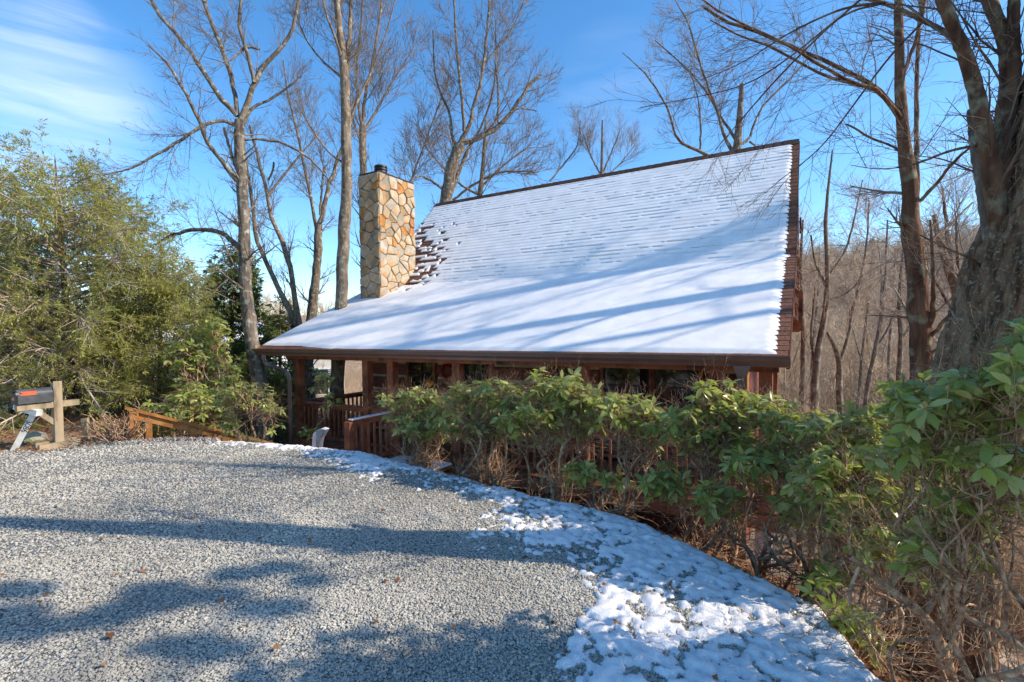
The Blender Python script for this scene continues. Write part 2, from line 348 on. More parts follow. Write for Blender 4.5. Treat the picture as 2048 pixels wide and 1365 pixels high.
# patches of paler and darker stones on the pad
_t = M['gravel'].node_tree; _b = _t.nodes['Principled BSDF']; _src = _b.inputs['Base Color'].links[0].from_socket
_oi = N(_t, 'ShaderNodeObjectInfo'); _n = N(_t, 'ShaderNodeTexNoise'); _n.inputs['Scale'].default_value = .9; _n.inputs['Detail'].default_value = 5; _t.links.new(_oi.outputs['Location'], _n.inputs[0])
_mr = N(_t, 'ShaderNodeMapRange'); _mr.inputs['From Min'].default_value = .35; _mr.inputs['From Max'].default_value = .65; _mr.inputs['To Min'].default_value = .78; _mr.inputs['To Max'].default_value = 1.18; _t.links.new(_n.outputs['Fac'], _mr.inputs[0])
_h = N(_t, 'ShaderNodeHueSaturation'); _t.links.new(_mr.outputs[0], _h.inputs['Value']); _t.links.new(_src, _h.inputs['Color']); _t.links.new(_h.outputs[0], _b.inputs['Base Color'])

# ---------------------------------------------------------------- terrain
crest_px = [(1750, 1365), (1640, 1228), (1540, 1175), (1440, 1128), (1280, 1052), (1170, 1018), (1060, 992), (940, 964), (830, 938), (740, 912), (600, 893), (440, 881), (290, 880)]
cp = np.array([pq(*atz(*c)[:2]) for c in crest_px]); 
cq = np.r_[-14, -5, -2.2, cp[:, 1], cp[-1, 1] + .8, cp[-1, 1] + 2.2, 30]; cpp = np.r_[-4, .2, 1.7, cp[:, 0], cp[-1, 0] + .15, cp[-1, 0] + 1.6, cp[-1, 0] + 5]
def crest(q): return np.interp(q, cq, cpp) + .16 * (fbm(np.asarray(q) * 1.1 + 50, np.asarray(q) * 0 + 3.3, 3) - .5) + .06 * (fbm(np.asarray(q) * 5 + 50, np.asarray(q) * 0 + 8.3, 2) - .5)
def sdist(x, y):
    p, q = pq(x, y); return (p - crest(q)) * .93
def gz(x, y):
    x = np.asarray(x, float); y = np.asarray(y, float)
    s = sdist(x, y); r = np.hypot(x, y); p, q = pq(x, y)
    near = -.47 * np.maximum(s - .12, 0) - .10 * sstep(-.05, .3, s)
    near = np.maximum(near, -3.6 - .05 * np.maximum(s, 0))
    slope_r = .3 * sstep(-.5, -6, q) ; near = near - slope_r * np.maximum(s, 0) * .5
    near = near + .03 * (fbm(x * .35, y * .35, 3) - .5)
    az = np.arctan2(x, np.maximum(y, 1e-3))
    rt = sstep(-.05, .5, az)                        # 0 on the left, 1 on the right
    right = np.interp(r, [0, 14, 24, 45, 75, 130, 170, 700], [-3, -3.6, -7, -11, -5, 8, 10, 13])
    left = np.interp(r, [0, 14, 24, 60, 130, 200, 700], [-2, -2.2, -3, -3, 4, 8, 14])
    far = left * (1 - rt) + right * rt + (fbm(x * .03, y * .03, 4) - .5) * 7 * sstep(25, 120, r) + (fbm(x * .2, y * .2, 3) - .5) * .5
    k = sstep(12, 24, r) * sstep(-1, 4, s)
    return near * (1 - k) + far * k
ra = np.r_[np.linspace(.3, 12, 130), np.geomspace(12.2, 700, 90)]; na = 360
aa = np.linspace(0, 2 * np.pi, na, endpoint=False)
gx = (ra[:, None] * np.sin(aa)[None]).ravel(); gy = (ra[:, None] * np.cos(aa)[None]).ravel()
V = np.stack([gx, gy, gz(gx, gy)], 1)
i = np.arange(len(ra) - 1)[:, None] * na + np.arange(na)[None]; j = np.arange(len(ra) - 1)[:, None] * na + (np.arange(na)[None] + 1) % na
Q = np.stack([i, i + na, j + na, j], -1).reshape(-1, 4)
V = np.vstack([V, [[0, 0, float(gz(0., 0.1))]]]); T = np.stack([np.arange(na), (np.arange(na) + 1) % na, np.full(na, len(V) - 1)], 1)
s_all = sdist(V[:, 0], V[:, 1])
gravel_mask = 1 - sstep(-.02, .16, s_all)
_p, _q = pq(V[:, 0], V[:, 1]); lefty = sstep(cp[-1, 1] + .3, cp[-1, 1] + 1.0, _q)
gravel_mask *= 1 - lefty * sstep(6.9, 7.3, V[:, 1] + .05 * V[:, 0] + .35)
# ground material
def ground_mat():
    m = bpy.data.materials.new('ground'); m.use_nodes = True; t = m.node_tree; b = t.nodes['Principled BSDF']; b.inputs['Roughness'].default_value = .9
    b.inputs['Specular IOR Level'].default_value = .2
    tc = N(t, 'ShaderNodeTexCoord'); L = t.links.new
    vo = N(t, 'ShaderNodeTexVoronoi'); vo.inputs['Scale'].default_value = 60; L(tc.outputs['Object'], vo.inputs[0])
    r1 = N(t, 'ShaderNodeValToRGB'); r1.color_ramp.elements[0].color = (.10, .10, .09, 1); r1.color_ramp.elements[1].color = (.42, .41, .38, 1)
    sep = N(t, 'ShaderNodeSeparateColor'); L(vo.outputs['Color'], sep.inputs[0]); L(sep.outputs[0], r1.inputs[0])
    n = N(t, 'ShaderNodeTexNoise'); n.inputs['Scale'].default_value = 1.1; n.inputs['Detail'].default_value = 10; n.inputs['Roughness'].default_value = .75; L(tc.outputs['Object'], n.inputs[0])
    r2 = N(t, 'ShaderNodeValToRGB'); e = r2.color_ramp.elements; e[0].position = .36; e[0].color = (.15, .085, .05, 1); e[1].position = .5; e[1].color = (.36, .25, .165, 1); e.new(.62).color = (.46, .36, .26, 1)
    L(n.outputs['Fac'], r2.inputs[0])
    a = N(t, 'ShaderNodeAttribute', attribute_name='gravel'); mx = N(t, 'ShaderNodeMixRGB'); L(a.outputs['Fac'], mx.inputs[0]); L(r2.outputs[0], mx.inputs[1]); L(r1.outputs[0], mx.inputs[2])
    L(mx.outputs[0], b.inputs['Base Color'])
    bp = N(t, 'ShaderNodeBump'); bp.inputs['Strength'].default_value = 1; bp.inputs['Distance'].default_value = .02; L(vo.outputs['Distance'], bp.inputs['Height']); bp.invert = True
    L(bp.outputs[0], b.inputs['Normal']); return m
g = obj('ground', mesh_from('ground', V, [Q, T], ground_mat(), True, attrs={'gravel': gravel_mask}), kind='structure')
g['label'] = 'gravel parking pad and the leaf covered slopes around it'

# gravel stones, instanced on points
rocks = bpy.data.collections.new('gravel_sources')
for k in range(5):
    bm = bmesh.new(); bmesh.ops.create_icosphere(bm, subdivisions=1, radius=1)
    rr = random.Random(k)
    for v in bm.verts: v.co = Vector((v.co.x * rr.uniform(.75, 1.25), v.co.y * rr.uniform(.6, 1.0), v.co.z * rr.uniform(.45, .7)))
    me = bpy.data.meshes.new('gravel_stone'); bm.to_mesh(me); bm.free(); me.materials.append(M['gravel'])
    o = bpy.data.objects.new('gravel_stone', me); rocks.objects.link(o)
def fanpts(r0, r1, dens, amax=.98):
    n = int(dens * amax * (r1 * r1 - r0 * r0)); r = np.sqrt(RNG.random(n) * (r1 * r1 - r0 * r0) + r0 * r0); a = RNG.uniform(-amax, amax, n)
    return r * np.sin(a), r * np.cos(a)
xs, ys = [], []
for a_, b_, d_ in ((1.7, 3.4, 9500), (3.4, 5.2, 5200), (5.2, 8, 2000), (8, 11.5, 1000)):
    x_, y_ = fanpts(a_, b_, d_); xs.append(x_); ys.append(y_)
xs = np.concatenate(xs); ys = np.concatenate(ys); keep = (sdist(xs, ys) < .13 + .1 * RNG.random(len(xs)))
_pp, _qq = pq(xs, ys); keep &= ~((_qq > cp[-1, 1] + .6) & (ys + .05 * xs + .35 > 7.1 + .2 * RNG.random(len(xs))))
xs, ys = xs[keep], ys[keep]; rr_ = np.hypot(xs, ys)
size = (RNG.lognormal(0, .28, len(xs))) * np.interp(rr_, [1.7, 4, 9], [.0058, .0074, .0115])
zz = gz(xs, ys) + size * RNG.uniform(-.1, .55, len(xs))
me = mesh_from('gravel', np.stack([xs, ys, zz], 1), np.zeros((0, 4), int), M['gravel'], attrs={'sc': size})
gr = obj('gravel', me, kind='stuff'); tag(gr, 'loose grey crushed stone covering the parking pad', kind='stuff')
ng = bpy.data.node_groups.new('scatter_stones', 'GeometryNodeTree')
ng.interface.new_socket('Geometry', in_out='INPUT', socket_type='NodeSocketGeometry'); ng.interface.new_socket('Geometry', in_out='OUTPUT', socket_type='NodeSocketGeometry')
gi = N(ng, 'NodeGroupInput'); go = N(ng, 'NodeGroupOutput'); ip = N(ng, 'GeometryNodeInstanceOnPoints'); ci = N(ng, 'GeometryNodeCollectionInfo')
ci.inputs['Collection'].default_value = rocks; ci.inputs['Separate Children'].default_value = True; ci.inputs['Reset Children'].default_value = True
rv = N(ng, 'FunctionNodeRandomValue', data_type='FLOAT_VECTOR'); rv.inputs[0].default_value = (-.42, -.42, 0); rv.inputs[1].default_value = (.42, .42, 6.283)
na_ = N(ng, 'GeometryNodeInputNamedAttribute', data_type='FLOAT'); na_.inputs[0].default_value = 'sc'
L = ng.links.new; L(gi.outputs[0], ip.inputs['Points']); L(ci.outputs[0], ip.inputs['Instance']); ip.inputs['Pick Instance'].default_value = True
L(rv.outputs[0], ip.inputs['Rotation']); L(na_.outputs[0], ip.inputs['Scale']); L(ip.outputs[0], go.inputs[0])
md = gr.modifiers.new('stones', 'NODES'); md.node_group = ng

# snow on the ground
inner_px = [(520, 900), (640, 925), (760, 955), (900, 1000), (960, 1050), (1000, 1085), (1140, 1110), (1200, 1160), (1170, 1230), (1120, 1300), (1090, 1365), (1080, 1500)]
ip_ = np.array([pq(*atz(*c)[:2]) for c in inner_px]); o_ = np.argsort(ip_[:, 1])
inner_q, inner_p = ip_[o_, 1], ip_[o_, 0]
st = .02; pg_ = np.arange(.6, 5.7, st); qg_ = np.arange(-2.6, 9.6, st)
PP, QQ = np.meshgrid(pg_, qg_, indexing='ij'); X, Y = xy(PP, QQ); S = sdist(X, Y)
pin = np.interp(QQ, inner_q, inner_p)
depth_in = (PP - pin)                      # >0 inside the snow strip
cov = sstep(-.75, .85, depth_in + (fbm(X * 2.3, Y * 2.3, 3, 77) - .5) * .9) * (1 - sstep(.35, 1.0, S) * sstep(5.5, 4.0, QQ)) 
land = sstep(6.0, 6.6, QQ) * (1 - sstep(8.2, 8.8, QQ)); cov = np.maximum(cov, land * sstep(-.1, .25, depth_in))
cov = cov * (1 - sstep(8.8, 9.6, QQ))
hb = fbm(X * 1.6, Y * 1.6, 3, 5) * .55 + fbm(X * 7, Y * 7, 3, 2) * .45
hh = (cov - .84) * .07 + (hb - .5) * .105 - .02 * sstep(-.1, .5, S + (hb - .5) * 1.2) * sstep(6.0, 4.5, QQ)
hh += (fbm(X * 17, Y * 17, 2, 9) - .5) * .060 + (vnoise(X * 33 + 3, Y * 33) - .5) * .055
hh = np.minimum(hh, .012 + .35 * np.maximum(hh - .012, 0)) + (fbm(X * 13, Y * 13, 2, 31) - .5) * .014 + .009
hh = np.where(cov < .03, -.05, hh); Z = gz(X, Y) + hh; ok = hh > .0
n0, n1_ = PP.shape; idx = np.arange(n0 * n1_).reshape(n0, n1_)
okq = ok[:-1, :-1] | ok[1:, :-1] | ok[1:, 1:] | ok[:-1, 1:]
Qs = np.stack([idx[:-1, :-1], idx[1:, :-1], idx[1:, 1:], idx[:-1, 1:]], -1)[okq]
used = np.zeros(n0 * n1_, bool); used[Qs.ravel()] = True; remap = np.cumsum(used) - 1
sn = obj('snow', mesh_from('snow', np.stack([X, Y, Z], -1).reshape(-1, 3)[used], remap[Qs], M['snow'], True), kind='stuff')
tag(sn, 'thin patchy snow along the edge of the gravel', kind='stuff')

# ================================================================= the cabin
P0, Q0, Z0 = 7.3, .19, -.80 + 0.0
hx, hy = xy(P0, Q0)
house = empty('log_cabin', 'brown log cabin with a snow covered roof, stone chimney and front porch', 'house', (hx, hy, Z0), TH)
def H(p, q, z): return (p - P0, q - Q0, z + EYE - Z0)          # z is given from the eye
def hbox(mb, a, b): return mb.box(H(*a), H(*b))
class part(MB): pass
def hp(name, m, a, b, parent=house): mb = MB(); hbox(mb, a, b); return mb.build(name, m, parent)
PE, ZE, PB, ZB, PR, ZR = 6.85, -.325, 10.341, 1.283, 13.4395, 4.3575
QR, QL = .1916, 10.9096
sl1 = math.hypot(PB - PE, ZB - ZE); sl2 = math.hypot(PR - PB, ZR - ZB)
PBk, ZBk = 17.9, ZR - (17.9 - 13.4395) * .95
# roof slab
mb = MB(); prof = [(PE, ZE), (PB, ZB), (PR, ZR), (PBk, ZBk), (PBk, ZBk - .2), (PR, ZR - .22), (PB + .05, ZB - .2), (PE, ZE - .12)]
mb.prism([(a, b - .02) for a, b in prof], lambda u, v, t: H(u, t, v), QR + .02, QL - .02)
roof = mb.build('roof', M['fascia'], house)
# shingles
course = .142; tabw = .305
def roofpt(s, q, h):      # s metres up the slope from the eave, h off the surface
    if s <= sl1: a = math.atan2(ZB - ZE, PB - PE); p, z = PE + s * math.cos(a), ZE + s * math.sin(a)
    else: a = math.atan2(ZR - ZB, PR - PB); t = s - sl1; p, z = PB + t * math.cos(a), ZB + t * math.sin(a)
    return (p - h * math.sin(a), q, z + h * math.cos(a))
me_sh = MB(); me_sh.box((0, 0.004, 0), (.195, tabw - .004, .011)); me_sh = me_sh.mesh('shingle', M['shingle'])
def seg_mat(s, q, h=.004, tilt=.035):
    a = math.atan2(ZB - ZE, PB - PE) if s < sl1 else math.atan2(ZR - ZB, PR - PB)
    P = roofpt(s, q, h); L_ = Vector(H(*P)); return Matrix.Translation(L_) @ Matrix.Rotation(-(a - tilt * 0) + .045, 4, 'Y')
rows = int((sl1 + sl2) / course)
bare = lambda s, q: (s > sl1 - .2) and (s < sl1 + 3.2) and (q > 9.15 - .25 * math.sin(s * 3))
cands = []; rest = MB()
bv = np.array(me_sh.vertices[0].co[:]) if False else None
base = np.array([v.co[:] for v in me_sh.vertices])
for r_i in range(rows):
    s = r_i * course - .02; off = (.5 if r_i % 2 else 0) * tabw + RNG.uniform(-.01, .01)
    q = QR - off
    while q < QL:
        q0 = max(q, QR); q1 = min(q + tabw, QL)
        if q1 - q0 > .06:
            mtx = seg_mat(s, q0, .004 + .002 * RNG.random()); full = abs((q1 - q0) - tabw) < .01
            pri = 3 if q0 < QR + .34 else (2 if bare(s, q0) else (1 if (s < .05 and q0 > 7.5) else 0))
            cands.append((pri, mtx, (q1 - q0) / tabw))
        q += tabw
cands.sort(key=lambda c: -c[0]); nind = 0
for pri, mtx, fr in cands:
    if pri > 0 and nind < 290:
        o = obj('shingle', me_sh, roof); o.matrix_local = mtx @ Matrix.Diagonal((1, fr, 1, 1)); nind += 1
    else:
        b2 = base.copy(); b2[:, 1] *= fr; A = np.array(mtx); rest.raw(b2 @ A[:3, :3].T + A[:3, 3], BOXF)
rest.build('shingles', M['shingle'], roof, kind='stuff')
# ridge caps
cap = MB(); w2 = .15
capp = [(-w2, -.15), (0, 0.0), (w2, -.14), (w2, -.125), (0, .016), (-w2, -.135)]
cap.prism(capp, lambda u, v, t: (u, t, v), 0, .245); me_cap = cap.mesh('ridge_cap', M['ridgecap'])
nq = int((QL - QR) / .2)
for k in range(nq + 1):
    o = obj('ridge_cap', me_cap, roof, H(PR, QL - .24 - k * .2 if k < nq else QR, ZR + .018)); o.rotation_euler = (.05 + RNG.uniform(-.01, .01), RNG.uniform(-.02, .02), RNG.uniform(-.01, .01))
# rake boards
for q_, in ((QR + .01,), (QL - .01,)):
    mb = MB()
    mb.prism([(PE, ZE - .02), (PB, ZB - .02), (PR, ZR - .02), (PR, ZR - .24), (PB + .05, ZB - .22), (PE, ZE - .16)], lambda u, v, t: H(u, t, v), q_ - .02, q_ + .02)
    mb.build('rake_board', M['wood_dark'], roof)
# exposed purlin and bracket ends on the right gable
hp('roof_bracket', M['fascia'], (12.2, QR - .10, -.05), (12.35, QR - .022, .80), roof)
hp('roof_bracket', M['wood_dark'], (12.6, QR - .06, 2.10), (12.8, QR - .022, 2.42), roof)
# snow on the roof
ds = course / 7; S1 = np.arange(.015, sl1, .03); S2 = np.arange(sl1, sl1 + sl2 - .10, ds); SS = np.r_[S1, S2]
qs = np.arange(QR + .05, QL - .005, .035)
SG, QG = np.meshgrid(SS, qs, indexing='ij')
a1 = math.atan2(ZB - ZE, PB - PE); a2 = math.atan2(ZR - ZB, PR - PB)
up = sstep(sl1 - .5, sl1 + .7, SG)
v = (SG / course) % 1.0
saw = .0075 * (1 - v) + .008
edge = np.minimum.reduce([(QG - QR - .115 - .04 * (fbm(SG * 7, QG * 0, 2) - .2) - .05 * v) * .5, (QL - .02 - QG) * .8, (sl1 + sl2 - .14 - SG) * .5])
eave = (SG - .02 - .11 * sstep(8.3, 10, QG) * 1.0 - .05 * fbm(QG * 5, QG * 0, 2) * sstep(6, 9, QG)) * .55
edge = np.minimum(edge, eave)
bp_ = ((QG - 10.65) / 1.15) ** 2 + ((SG - sl1 - 1.05) / 1.2) ** 2
bp2 = ((QG - 9.75) / .75) ** 2 + ((SG - sl1 - .35) / .45) ** 2
barem = np.minimum((np.sqrt(bp_) - 1), (np.sqrt(bp2) - 1)) * .10 + (fbm(SG // course * 5.3, QG * 5.0, 2, 3) - .46) * .26 - .035 * (v - .5)
thick = .030 * (1 - up) + up * (.006 + .010 * fbm(SG * 3, QG * 2, 2, 8))
thick = thick + (fbm(SG * 2, QG * 2, 3, 1) - .5) * .012 * (1 - up)
# the snow breaks open at the butt of a course here and there
gap = up * (v > .80) * ((fbm(SG // course * 7.7, QG * .9, 3, 40) + .06 * sstep(5, 1, QG) + .14 * sstep(8.2, 10.3, QG)) > .53) * (fbm(QG * 5.5, SG // course * 3.1, 2, 12) > .44)
h = saw * up + .012 + thick
h = np.minimum(h, edge * .6 + .013); h = np.minimum(h, np.where(barem < .02, barem - .004, 1)); h = h - gap * .035
aS = np.where(SG < sl1, a1, a2); t_ = np.where(SG < sl1, SG, SG - sl1)
pp = np.where(SG < sl1, PE, PB) + t_ * np.cos(aS) - h * np.sin(aS); zz = np.where(SG < sl1, ZE, ZB) + t_ * np.sin(aS) + h * np.cos(aS)
Vn = np.stack([pp - P0, QG - Q0, zz + EYE - Z0], -1).reshape(-1, 3)
a_, b_ = SG.shape; idx = np.arange(a_ * b_).reshape(a_, b_)
okv = h > -.004
okq = okv[:-1, :-1] | okv[1:, :-1] | okv[1:, 1:] | okv[:-1, 1:]
Qn = np.stack([idx[:-1, :-1], idx[:-1, 1:], idx[1:, 1:], idx[1:, :-1]], -1)[okq]
used = np.zeros(a_ * b_, bool); used[Qn.ravel()] = True; remap = np.cumsum(used) - 1
rs = obj('roof_snow', mesh_from('roof_snow', Vn[used], remap[Qn], M['snow_roof'], True), kind='stuff')
rs.location = (hx, hy, Z0); rs.rotation_euler = (0, 0, TH); tag(rs, 'snow lying on the brown shingle roof of the cabin', kind='stuff')

# chimney: mortar core with a stone facing cut from a Voronoi pattern
PC, QC, DC, WC, ZC = 9.5112, 9.6214, 1.3251, .6966, 4.2226
chim = hp('chimney', M['flash'], (PC, QC, -2.4), (PC + DC, QC + WC, ZC - .03))
hp('chimney_cap', M['ridgecap'], (PC - .012, QC - .012, ZC - .028), (PC + DC + .012, QC + WC + .012, ZC + .012), chim)
def vor_cells(Wd, Ht, n, rng):
    pts = []
    while len(pts) < n:
        best = None
        for _ in range(12):
            c = rng.random(2) * (Wd, Ht); d = min([np.hypot(*(c - q_)) for q_ in pts], default=9)
            if best is None or d > best[0]: best = (d, c)
        pts.append(best[1] if rng.random() < .5 else rng.random(2) * (Wd, Ht))
    pts = np.array(pts); cells = []
    for i_, c in enumerate(pts):
        poly = [np.array(v_, float) for v_ in ((0, 0), (Wd, 0), (Wd, Ht), (0, Ht))]
        for j_ in np.argsort(np.hypot(*(pts - c).T))[1:22]:
            n_ = pts[j_] - c; mid = (pts[j_] + c) / 2; out = []
            for k in range(len(poly)):
                A, B = poly[k], poly[(k + 1) % len(poly)]; da, db = (A - mid) @ n_, (B - mid) @ n_
                if da <= 0: out.append(A)
                if da * db < 0: out.append(A + (B - A) * da / (da - db))
            poly = out
            if len(poly) < 3: break
        if len(poly) >= 3: cells.append((c, poly))
    return cells
crng = np.random.default_rng(5)
def facing(Wd, Ht, n, fn, zbase):      # fn(u, v, h) -> house coordinates
    for c, poly in vor_cells(Wd, Ht, n, crng):
        if max(p_[1] for p_ in poly) < zbase(c[0]): continue
        cen = sum(poly) / len(poly); sc_ = min(np.hypot(*(p_ - cen)) for p_ in poly)
        g_ = .008; k1 = max(.3, 1 - g_ / max(sc_, .02)); k2 = k1 * (1 - .018 / max(sc_, .03)); hh_ = .022 + .034 * crng.random()
        rnd_ = []
        for k in range(len(poly)):        # knock the corners off
            A, B = poly[k], poly[(k + 1) % len(poly)]
            if np.hypot(*(B - A)) > .05: rnd_ += [A * .93 + B * .07, A * .07 + B * .93]
            else: rnd_.append((A + B) / 2)
        n_ = len(rnd_); tl = crng.uniform(-.09, .09, 2)
        lo_ = [fn(*(cen + (p_ - cen) * k1), -.01) for p_ in rnd_]; mi = [fn(*(cen + (p_ - cen) * k1), hh_ * .7 + float(tl @ (p_ - cen))) for p_ in rnd_]
        hi_ = [fn(*(cen + (p_ - cen) * k2), hh_ + float(tl @ (p_ - cen)) + crng.uniform(-.002, .002)) for p_ in rnd_]
        V_ = np.array([H(*q_) for q_ in lo_ + mi + hi_ + [fn(*cen, hh_ + .004)]]); ctr = V_[-1].copy()
        Q_ = [[k, (k + 1) % n_, n_ + (k + 1) % n_, n_ + k] for k in range(n_)] + [[n_ + k, n_ + (k + 1) % n_, 2 * n_ + (k + 1) % n_, 2 * n_ + k] for k in range(n_)]
        T_ = [[2 * n_ + k, 2 * n_ + (k + 1) % n_, 3 * n_] for k in range(n_)]
        m_ = MB(); m_.raw(V_ - ctr, Q_, T_); m_.build('stone', M['stone'], chim, loc=ctr)
ZB0 = .9; Hc = ZC - .03 - ZB0
facing(WC + .045, Hc, 40, lambda u, v_, h_: (PC - h_, QC + WC + .02 - u, ZB0 + v_), lambda u: .12)
facing(DC + .045, Hc, 74, lambda u, v_, h_: (PC - .025 + u, QC - h_, ZB0 + v_), lambda u: .12 + .45 * u)
facing(WC, Hc, 36, lambda u, v_, h_: (PC + DC + h_, QC + u, ZB0 + v_), lambda u: .7)
facing(DC, Hc, 70, lambda u, v_, h_: (PC + DC - u, QC + WC + h_, ZB0 + v_), lambda u: .2)
mb = MB(); mb.tube([H(PC + .42, QC + .33, ZC + .01), H(PC + .42, QC + .33, ZC + .10)], .10, 20)
flue = mb.build('flue', M['black'], chim)
mb = MB()
for zz_, r_ in ((.10, .17), (.17, .175), (.24, .175)): mb.tube([H(PC + .42, QC + .33, ZC + zz_), H(PC + .42, QC + .33, ZC + zz_ + .045)], [r_, r_ * .97], 24)
mb.tube([H(PC + .42, QC + .33, ZC + .285), H(PC + .42, QC + .33, ZC + .31)], [.16, .09], 24)
mb.tube([H(PC + .42, QC + .33, ZC + .08), H(PC + .42, QC + .33, ZC + .29)], .145, 20)
mb.build('flue_cap', M['black'], chim)

# walls: core, logs and chinking on the porch side
PW, QW0, QW1, ZD = 9.1, .9, 9.6, -2.43
mb = MB(); topz = lambda p: (ZE + (p - PE) * (ZB - ZE) / (PB - PE) if p < PB else ZB + (p - PB) * (ZR - ZB) / (PR - PB)) - .26
mb.prism([(PW + .12, -3.9), (PW + .12, topz(PW)), (PB, topz(PB)), (PR, topz(PR)), (PBk - .9, ZBk + .5), (PBk - .9, -3.9)], lambda u, v_, t: H(u, t, v_), QW0, QW1)
mb.build('wall', M['log'], house)
zlist = []; z = ZD + .02
openings = [(qx(866, PW), qx(817, PW), ZD + .95, ZD + 2.05, 'window'), (qx(978, PW), qx(918, PW), ZD, ZD + 2.08, 'door'),
            (qx(1300, PW), qx(1207, PW), ZD + .75, ZD + 2.05, 'window'), (qx(1398, PW), qx(1308, PW), ZD + .75, ZD + 2.05, 'window')]
pitch_l = .335
for r_i in range(7):
    z0, z1 = ZD + r_i * pitch_l, ZD + (r_i + 1) * pitch_l
    cuts = sorted([(o_[0] - .1, o_[1] + .1) for o_ in openings if o_[2] < z1 - .1 and o_[3] > z0 + .1]); q = QW0; spans = []
    for a_, b_ in cuts:
        if a_ > q: spans.append((q, a_))
        q = b_
    spans.append((q, QW1))
    for a_, b_ in spans:
        if b_ - a_ < .05: continue
        mb = MB(); h0 = z0 + .065
        mb.prism([(PW + .11, h0), (PW + .02, h0), (PW, h0 + .02), (PW - .006, h0 + .13), (PW + .004, z1 - .015), (PW + .02, z1), (PW + .11, z1)], lambda u, v_, t: H(u, t, v_), a_, b_)
        mb.build('log', M['log'], house)
        hp('chinking', M['chink'], (PW + .035, a_, z0 + .001), (PW + .11, b_, h0 - .001))
for q0, q1, z0, z1, kd in openings:
    if kd == 'window':
        wn = MB(); c_ = .07
        for a, b in (((q0 - c_, z0 - c_), (q0, z1 + c_)), ((q1, z0 - c_), (q1 + c_, z1 + c_)), ((q0, z0 - c_), (q1, z0)), ((q0, z1), (q1, z1 + c_))):
            hbox(wn, (PW - .035, a[0], a[1]), (PW + .10, b[0], b[1]))
        wf = wn.build('window', M['wood'], house)
        hp('pane', M['glass'], (PW + .03, q0, z0), (PW + .05, q1, z1), wf)
        hp('sash', M['wood_dark'], (PW + .012, q0, (z0 + z1) / 2 - .02), (PW + .028, q1, (z0 + z1) / 2 + .02), wf)
        hp('sash', M['wood_dark'], (PW + .010, (q0 + q1) / 2 - .015, z0 + .002), (PW + .026, (q0 + q1) / 2 + .015, z1 - .002), wf) if q1 - q0 < 1.3 and q0 > 5 else None
    else:
        dr = MB(); c_ = .09
        for a, b in (((q0 - c_, z0), (q0, z1 + c_)), ((q1, z0), (q1 + c_, z1 + c_)), ((q0, z1), (q1, z1 + c_))): hbox(dr, (PW - .035, a[0], a[1]), (PW + .10, b[0], b[1]))
        df = dr.build('door', M['wood'], house)
        hp('door_leaf', M['wood_dark'], (PW + .02, q0, z0), (PW + .06, q1, z1), df)
        hp('pane', M['glass'], (PW + .005, q0 + .10, z0 + .45), (PW + .015, q1 - .10, z1 - .12), df)
# deck
deck = hp('deck', M['wood_dark'], (7.36, QR + .1, ZD - .22), (PW + .1, qx(590, 7.3) + .05, ZD - .04))
for k in range(11):
    pa = 7.33 + k * .145; pb = pa + .138
    hp('deck_board', M['deck'], (pa, QR + .06, ZD - .035), (min(pb, PW + .02), 10.15, ZD), deck)
QP = 10.1119
hp('fascia_board', M['fascia'], (7.30, QR + .05, ZD - .235), (7.345, QP + .08, ZD - .04), deck)
hp('fascia_board', M['fascia'], (7.345, QR + .05, ZD - .235), (PW, QR + .09, ZD - .04), deck)
# beam + gutter
hp('porch_beam', M['fascia'], (7.24, QR + .12, -.5608), (7.40, QL - .55, -.36))
hp('porch_beam', M['fascia'], (7.40, QR + .13, -.55), (PW, QR + .28, -.37))
hp('porch_beam', M['fascia'], (7.40, QP - .02, -.55), (PW + .5, QP + .13, -.37))
mb = MB(); kp = [(PE + .02, ZE - .02), (PE + .02, ZE - .14), (PE - .045, ZE - .14), (PE - .055, ZE - .10), (PE - .085, ZE - .06), (PE - .09, ZE - .012), (PE - .105, ZE - .008), (PE - .105, ZE + .006), (PE - .08, ZE + .006), (PE - .075, ZE - .055), (PE + .005, ZE - .12), (PE + .005, ZE - .02)]
mb.prism(kp, lambda u, v_, t: H(u, t, v_), QR - .02, QL + .02); mb.build('gutter', M['gutter'], house)
def downspout(pts):
    mb = MB()
    P_ = smoothline(np.array([H(*p_) for p_ in pts]), 26); V_, Q_ = tubes(P_[None], np.full((1, 26), .052), 4); mb.raw(V_, Q_); mb.build('downspout', M['gutter'], house)
qd = QL - .35
downspout([(PE - .04, qd, ZE - .12), (PE - .04, qd, ZE - .28), (PE + .02, qd - .03, ZE - .36), (7.13, QP + .12, ZE - .50), (7.17, QP + .06, ZE - .62), (7.17, QP + .06, ZE - .9), (7.17, QP + .06, -2.62)])
qs_ = qx(1484, 6.8)
mb = MB(); mb.prism([(-.10, 0), (.10, 0), (.055, -.13), (-.055, -.13)], lambda u, v_, t: H(t, qs_ + u, ZE - .13 + v_), PE - .07, PE + .02); mb.build('downspout_funnel', M['gutter'], house)
mb = MB()
for k in range(5): hbox(mb, (PE - .055, qs_ - .055 + k * .022, -2.9), (PE + .01, qs_ - .055 + k * .022 + .017, ZE - .262))
hbox(mb, (PE - .045, qs_ - .055, -2.9), (PE + .02, qs_ + .055, ZE - .263)); mb.build('downspout', M['gutter'], house)
